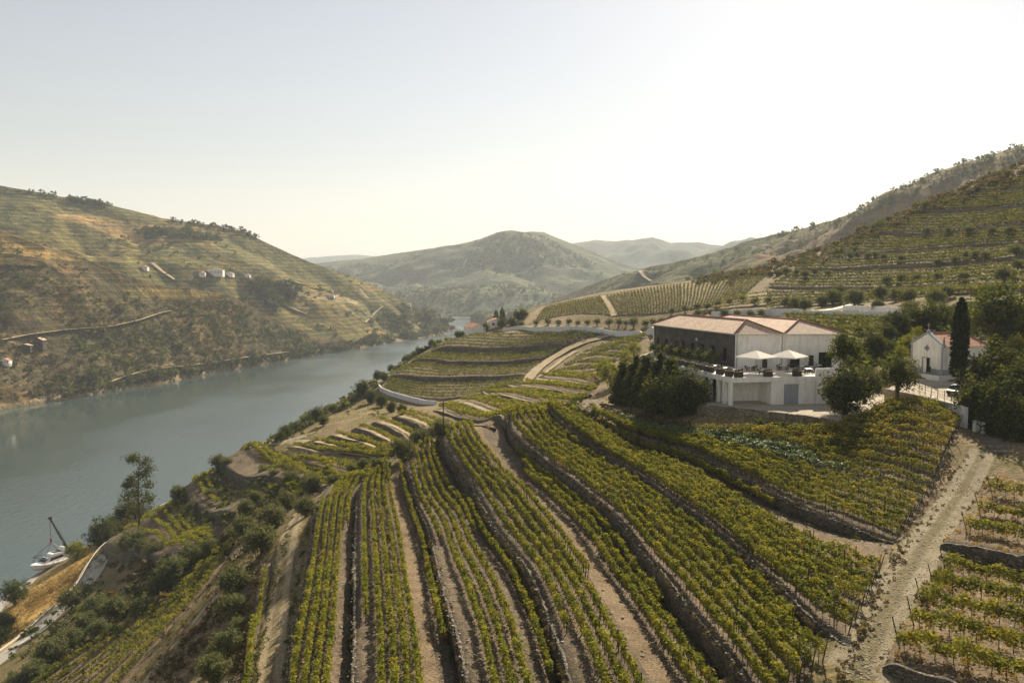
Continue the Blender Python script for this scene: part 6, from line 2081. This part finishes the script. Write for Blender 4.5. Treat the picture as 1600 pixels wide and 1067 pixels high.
scrub('scrub', spur, 5600, 0.03, 0.92, 3.4, 'green', 'olive green scrub scattered over the brown spur', 1, dens=(60, 0.0), leaf=0.42, per=14)
scrub('scrub', spur, 4200, 0.03, 0.95, 2.6, 'rust', 'dry brown scrub scattered over the spur', 2, dens=(45, 0.05))
scrub('shore_scrub', None, 0, 0, 1, 7.0, 'dark', 'dark bushes lining the far shore', 3, per=44, leaf=0.3, extra=np.vstack([
    edge_pts(spur, [(100, 618), (140, 610), (190, 600), (240, 594)], 26, (8, 2), 1), edge_pts(spur, [(240, 592), (300, 580), (360, 572), (440, 560), (540, 544)], 110, (6, 3), 2)]))
scrub('scrub', ridge, 700, 0.05, 0.97, 5.0, 'dark', 'scattered trees over the far vineyards', 4, dens=(120, 0.12))
scrub('shore_scrub', None, 0, 0, 1, 11.0, 'dark', 'wooded far shore towards the river bend', 5, per=44, leaf=0.3, extra=np.vstack([
    edge_pts(ridge, [(560, 540), (620, 531), (660, 524), (700, 516), (718, 514)], 90, (5, 3), 3), edge_pts(ridge, [(600, 500), (650, 500), (690, 508)], 80, (14, 8), 4),
    edge_pts(ridge, [(400, 450), (440, 460), (420, 472)], 70, (14, 7), 5)]))
scrub('hedge_scrub', None, 0, 0, 1, 5.5, 'dark', 'dark tree belts on the far ridge', 6, per=30, leaf=0.35, extra=np.vstack([
    edge_pts(ridge, [(110, 314), (140, 317), (168, 321)], 60, (5, 2.5), 7), edge_pts(ridge, [(285, 347), (330, 352), (380, 360), (400, 366)], 55, (8, 1.8), 8),
    edge_pts(ridge, [(225, 360), (290, 366), (345, 374)], 120, (6, 4), 9), edge_pts(ridge, [(20, 300), (90, 308)], 14, (10, 1.5), 10)]))
scrub('woods', midhill, 9000, 0.02, 0.82, 8.0, 'dark', 'woods and groves over the hazy middle hill', 7, per=9, dens=(260, 0.03), leaf=0.55)
scrub('scrub', east, 4200, 0.1, 0.97, 4.6, 'green', 'scrub over the brown ridge on the east side', 8, per=14, leaf=0.4, dens=(140, -0.1))
scrub('hedge_scrub', None, 0, 0, 1, 3.6, 'dark', 'trees along the crest of the east ridge', 9, per=36, leaf=0.3, extra=edge_pts(east, [(1200, 369), (1300, 347), (1380, 317), (1395, 310), (1450, 292), (1520, 264), (1600, 236)], 110, (10, 1.5), 11))


def near_pts(pts, n, jit, seed):
    rg = np.random.default_rng(seed)
    q = resample(np.array(pts, float), n) + rg.normal(0, 1, (n, 2)) * np.array(jit)
    d = drape(q)
    return np.c_[d, hz(d[:, 0], d[:, 1])]


scrub('scrub', None, 0, 0, 1, 2.6, 'rust', 'brown scrub on the crest above the east vineyard', 10, per=46, leaf=0.28, extra=near_pts([(1100, 437), (1200, 424), (1300, 390), (1400, 345), (1500, 305), (1600, 268)], 600, (16, 5), 12))
scrub('scrub', None, 0, 0, 1, 2.6, 'green', 'green scrub on the crest above the east vineyard', 11, per=46, leaf=0.28, extra=near_pts([(1080, 440), (1200, 424), (1300, 388), (1400, 343), (1600, 264)], 220, (14, 5), 13))
scrub('scrub', None, 0, 0, 1, 1.3, 'green', 'low weeds and brambles on the bank above the river road', 12, per=14, extra=np.vstack([
    near_pts([(180, 850), (260, 790), (330, 740), (400, 700), (480, 660), (560, 620)], 240, (10, 7), 14), near_pts([(20, 1060), (120, 985), (220, 920), (300, 870), (360, 840)], 300, (24, 26), 15), near_pts([(330, 800), (400, 770), (470, 740)], 150, (30, 12), 16)]))
scrub('scrub', None, 0, 0, 1, 1.2, 'rust', 'dry brown weeds on the banks of the terraces', 13, per=14, extra=np.vstack([
    near_pts([(960, 650), (1020, 668), (1090, 690)], 90, (16, 8), 17), near_pts([(300, 860), (240, 910), (160, 960)], 120, (30, 20), 18)]))
scrub('scrub', None, 0, 0, 1, 1.1, 'green', 'green weeds under the courtyard wall', 14, per=14, extra=near_pts([(890, 634), (960, 655), (1030, 680), (1100, 690), (1180, 682), (1280, 684)], 200, (10, 6), 19))
scrub('scrub', None, 0, 0, 1, 2.2, 'olive', 'bushes on the slope dropping to the river bend', 15, per=16, extra=near_pts([(440, 678), (500, 648), (560, 622), (600, 585), (650, 548), (700, 524)], 150, (6, 4), 20))

scrub('scrub', None, 0, 0, 1, 1.6, 'green', 'green undergrowth between the house and the chapel', 16, per=18, extra=np.vstack([
    near_pts([(1345, 560), (1390, 545), (1420, 520), (1460, 508), (1520, 500), (1590, 505)], 260, (16, 12), 21), near_pts([(1300, 512), (1380, 515), (1420, 505)], 120, (20, 7), 22),
    near_pts([(1560, 590), (1600, 560)], 60, (14, 14), 23)]))
# loose slabs of slate on the terraces and along the stony track
def stones(label, pts, n, size, mat, seed, zoff=0.0):
    rg = np.random.default_rng(seed)
    V = []; Fc = []
    cube = np.array([(x, y, z) for z in (-1, 1) for x, y in ((-1, -1), (1, -1), (1, 1), (-1, 1))], float)
    fq = np.array([(3, 2, 1, 0), (4, 5, 6, 7), (0, 1, 5, 4), (1, 2, 6, 5), (2, 3, 7, 6), (3, 0, 4, 7)])
    for k, p in enumerate(pts):
        s = size * min(2.0, rg.lognormal(0, 0.45))
        q = cube * np.array((s, s * rg.uniform(.5, .9), s * rg.uniform(.15, .4))) * rg.uniform(0.75, 1.2, (8, 3))
        m3 = np.array(Matrix.Rotation(rg.uniform(0, 6.28), 3, 'Z') @ Matrix.Rotation(rg.normal(0, .25), 3, 'X'))
        V.append(q @ m3.T + p); Fc.append(fq + 8 * k)
    tag(link('slate_stones', newmesh('slate_stones', np.vstack(V), np.vstack(Fc), mat)), label, 'stones', kind='stuff')


M['slab'] = plain('pale_slate', (0.21, 0.19, 0.155), 0.85, 0.15, 0.35, 1.5)
rg_ = np.random.default_rng(77)
sp_ = []
for i in range(7):
    for k in range(230):
        v_ = rg_.uniform(0.0, 0.06) if k % 3 == 0 else rg_.uniform(0.02, 0.98)
        j = rg_.integers(2, F1.n - 2)
        xy = F1.g[i] * (1 - v_) + F1.g[i + 1] * v_
        z = F1.z(i, v_, xy)
        sp_.append((xy[j, 0] + rg_.normal(0, .2), xy[j, 1] + rg_.normal(0, .2), z[j] + 0.06))
for i in range(7):
    q_ = resample(np.c_[F1.g[i], F1.z(i, 0.0, F1.g[i]) + 0.1], 170)
    sp_ += [tuple(p_ + rg_.normal(0, (.12, .12, .03))) for p_ in q_[rg_.uniform(size=170) < 0.75]]
scrub('weeds', None, 0, 0, 1, 0.42, 'rust', 'dry weeds rooted in the front terrace walls', 18, per=26, leaf=0.3, extra=np.vstack([
    resample(np.c_[F1.g[i], F1.z(i, 0.0, F1.g[i]) - 0.2], 500)[rg_.uniform(size=500) < 0.3] + rg_.normal(0, .15, 3) for i in range(7)]))
scrub('weeds', None, 0, 0, 1, 0.4, 'green', 'green weeds at the foot of the front terrace walls', 19, per=26, leaf=0.3, extra=np.vstack([
    resample(np.c_[F1.g[i + 1] * .96 + F1.g[i] * .04, F1.z(i, 0.96, F1.g[i + 1] * .96 + F1.g[i] * .04)], 500)[rg_.uniform(size=500) < 0.25] for i in range(6)]))
scrub('grass', None, 0, 0, 1, 0.7, 'straw', 'dry straw grass on the strip between road and quay', 20, per=30, leaf=0.25, extra=near_pts([(10, 985), (60, 935), (110, 900), (165, 857)], 900, (14, 9), 27))
stones('pale slate slabs lying loose on the front terraces', sp_, 0, 0.065, M['slab'], 3)
tk_ = near_pts([(1318, 1110), (1340, 1060), (1372, 985), (1405, 915), (1440, 856), (1480, 800), (1515, 745)], 1500, (24, 8), 24)
stones('broken slate scattered over the stony track', tk_ + (0, 0, 0.08), 0, 0.042, M['slab'], 4)
scrub('grass', None, 0, 0, 1, 0.3, 'rust', 'dry grass tufts along the stony track', 17, per=30, leaf=0.35, extra=np.vstack([
    near_pts([(1300, 1100), (1330, 1040), (1385, 900), (1420, 840), (1500, 720)], 260, (9, 8), 25), near_pts([(1395, 1060), (1430, 985), (1470, 900), (1500, 840), (1550, 750)], 260, (9, 10), 26)]))

sp2_ = []
for i in range(2):
    for k in range(700):
        v_ = rg_.uniform(0.02, 0.98); j = rg_.integers(1, F7.n - 1)
        xy = F7.g[i] * (1 - v_) + F7.g[i + 1] * v_
        z = F7.z(i, v_, xy)
        sp2_.append((xy[j, 0] + rg_.normal(0, .3), xy[j, 1] + rg_.normal(0, .3), z[j]))
scrub('grass', None, 0, 0, 1, 0.3, 'straw', 'dry grass tufts between the vine rows east of the track', 21, per=24, leaf=0.3, extra=np.array(sp2_))

scrub('weeds', None, 0, 0, 1, 0.8, 'olive', 'grey green weeds over the terraces above the river road', 22, per=30, leaf=0.28, extra=np.vstack([
    near_pts([(165, 868), (220, 862), (290, 880)], 240, (30, 14), 31) + (0, 0, 0.6), near_pts([(250, 800), (310, 820), (370, 830)], 200, (30, 14), 32) + (0, 0, 0.5), near_pts([(310, 745), (370, 760), (430, 775)], 160, (30, 10), 33) + (0, 0, 0.4)]))
scrub('weeds', None, 0, 0, 1, 0.6, 'rust', 'dry weeds on the slopes between the gravel paths', 23, per=30, leaf=0.28, extra=np.vstack([
    near_pts([(385, 850), (350, 930), (300, 1000), (250, 1065)], 420, (18, 14), 34), near_pts([(400, 870), (385, 950), (365, 1060)], 160, (8, 12), 35), near_pts([(500, 640), (560, 640), (620, 645)], 120, (25, 8), 36)]))
scrub('weeds', None, 0, 0, 1, 0.5, 'green', 'green weeds beside the rutted sandy track', 24, per=28, leaf=0.28, extra=np.vstack([
    near_pts([(455, 815), (424, 930), (398, 1060)], 110, (3, 10), 37), near_pts([(482, 805), (462, 930), (446, 1060)], 60, (2, 10), 38)]))

# ------------------------------------------------------------------ the smooth ground, set down under what is built on it
def edge_dist(x, y, poly):
    a = poly; b = np.roll(poly, -1, 0)
    best = np.full(x.shape, 1e9)
    for (ax, ay), (bx_, by_) in zip(a, b):
        dx, dy = bx_ - ax, by_ - ay
        t = np.clip(((x - ax) * dx + (y - ay) * dy) / (dx * dx + dy * dy + 1e-9), 0, 1)
        best = np.minimum(best, (x - ax - t * dx) ** 2 + (y - ay - t * dy) ** 2)
    return np.sqrt(best)


def build_ground():
    nr, nc = 520, 500
    r = 30 * (960 / 30) ** np.linspace(0, 1, nr); th = np.linspace(R(-64), R(64), nc)
    X = (r[:, None] * np.sin(th)[None]).ravel(); Y = (r[:, None] * np.cos(th)[None]).ravel()
    Z = hz(X, Y)
    free = np.ones(len(X))
    low = np.zeros(len(X))
    for poly, depth in HOLES:
        bb = (X > poly[:, 0].min()) & (X < poly[:, 0].max()) & (Y > poly[:, 1].min()) & (Y < poly[:, 1].max())
        ii = np.where(bb)[0]
        m = inside(X[ii], Y[ii], poly)
        ii = ii[m]
        if not len(ii): continue
        d = edge_dist(X[ii], Y[ii], poly[::2] if len(poly) > 60 else poly)
        low[ii] = np.maximum(low[ii], np.minimum(0.05 + np.maximum(0, d - 0.2) * 1.2, depth))
        free[ii] = 0
    Z = Z - low + free * (0.22 * fbm(X * 0.22, Y * 0.22, 5, 4) + 0.5 * fbm(X * 0.05, Y * 0.05, 9, 3) * np.clip((np.hypot(X, Y) - 120) / 100, 0, 1))
    me = newmesh('hill_ground', np.stack([X, Y, Z], -1), grid_faces(nr, nc)[:, ::-1], M['ground'], True)
    tint = np.tile(np.array((0.3, 0.2, 0.1)), (len(X), 1)); tk = np.zeros(len(X))
    px, py = project(np.stack([X, Y, Z], -1))
    for poly, c, k in TINTS:
        m = inside(px, py, poly); tint[m] = c; tk[m] = k
    cattr(me, 'tint', tint); attr(me, 'tintk', tk)
    tag(link('hill_ground', me), kind='structure')


TINTS = [
    ([(0, 1010), (0, 960), (40, 920), (150, 848), (182, 846), (182, 862), (130, 903), (90, 940), (30, 1000)], (0.42, 0.28, 0.10), 0.95),
    ([(0, 940), (80, 890), (110, 870), (60, 900), (20, 940), (0, 965)], (0.34, 0.28, 0.19), 0.9),
    ([(800, 505), (850, 478), (838, 498), (815, 512)], (0.36, 0.27, 0.16), 0.85),
    ([(1000, 470), (1150, 418), (1300, 380), (1450, 315), (1610, 255), (1610, 275), (1450, 335), (1300, 402), (1180, 440)], (0.115, 0.085, 0.045), 0.6),
]
build_ground()

# ------------------------------------------------------------------ the air of the valley
hb = NT('valley_air')
pv = hb.n('VolumePrincipled', {'Color': (0.86, 0.93, 1.0, 1), 'Density': 0.00013, 'Anisotropy': 0.0})
hb.t.links.new(pv.outputs[0], hb.out.inputs['Volume'])
bx = [(-9500, -700), (9500, -700), (9500, 12000), (-9500, 12000)]
hv = [(x, y, -14.0) for x, y in bx] + [(x, y, 420.0) for x, y in bx]
haze = link('haze', newmesh('haze', hv, [(3, 2, 1, 0), (4, 5, 6, 7), (0, 1, 5, 4), (1, 2, 6, 5), (2, 3, 7, 6), (3, 0, 4, 7)], hb.m))
tag(haze, 'thin pale summer haze filling the valley', 'haze', kind='stuff')
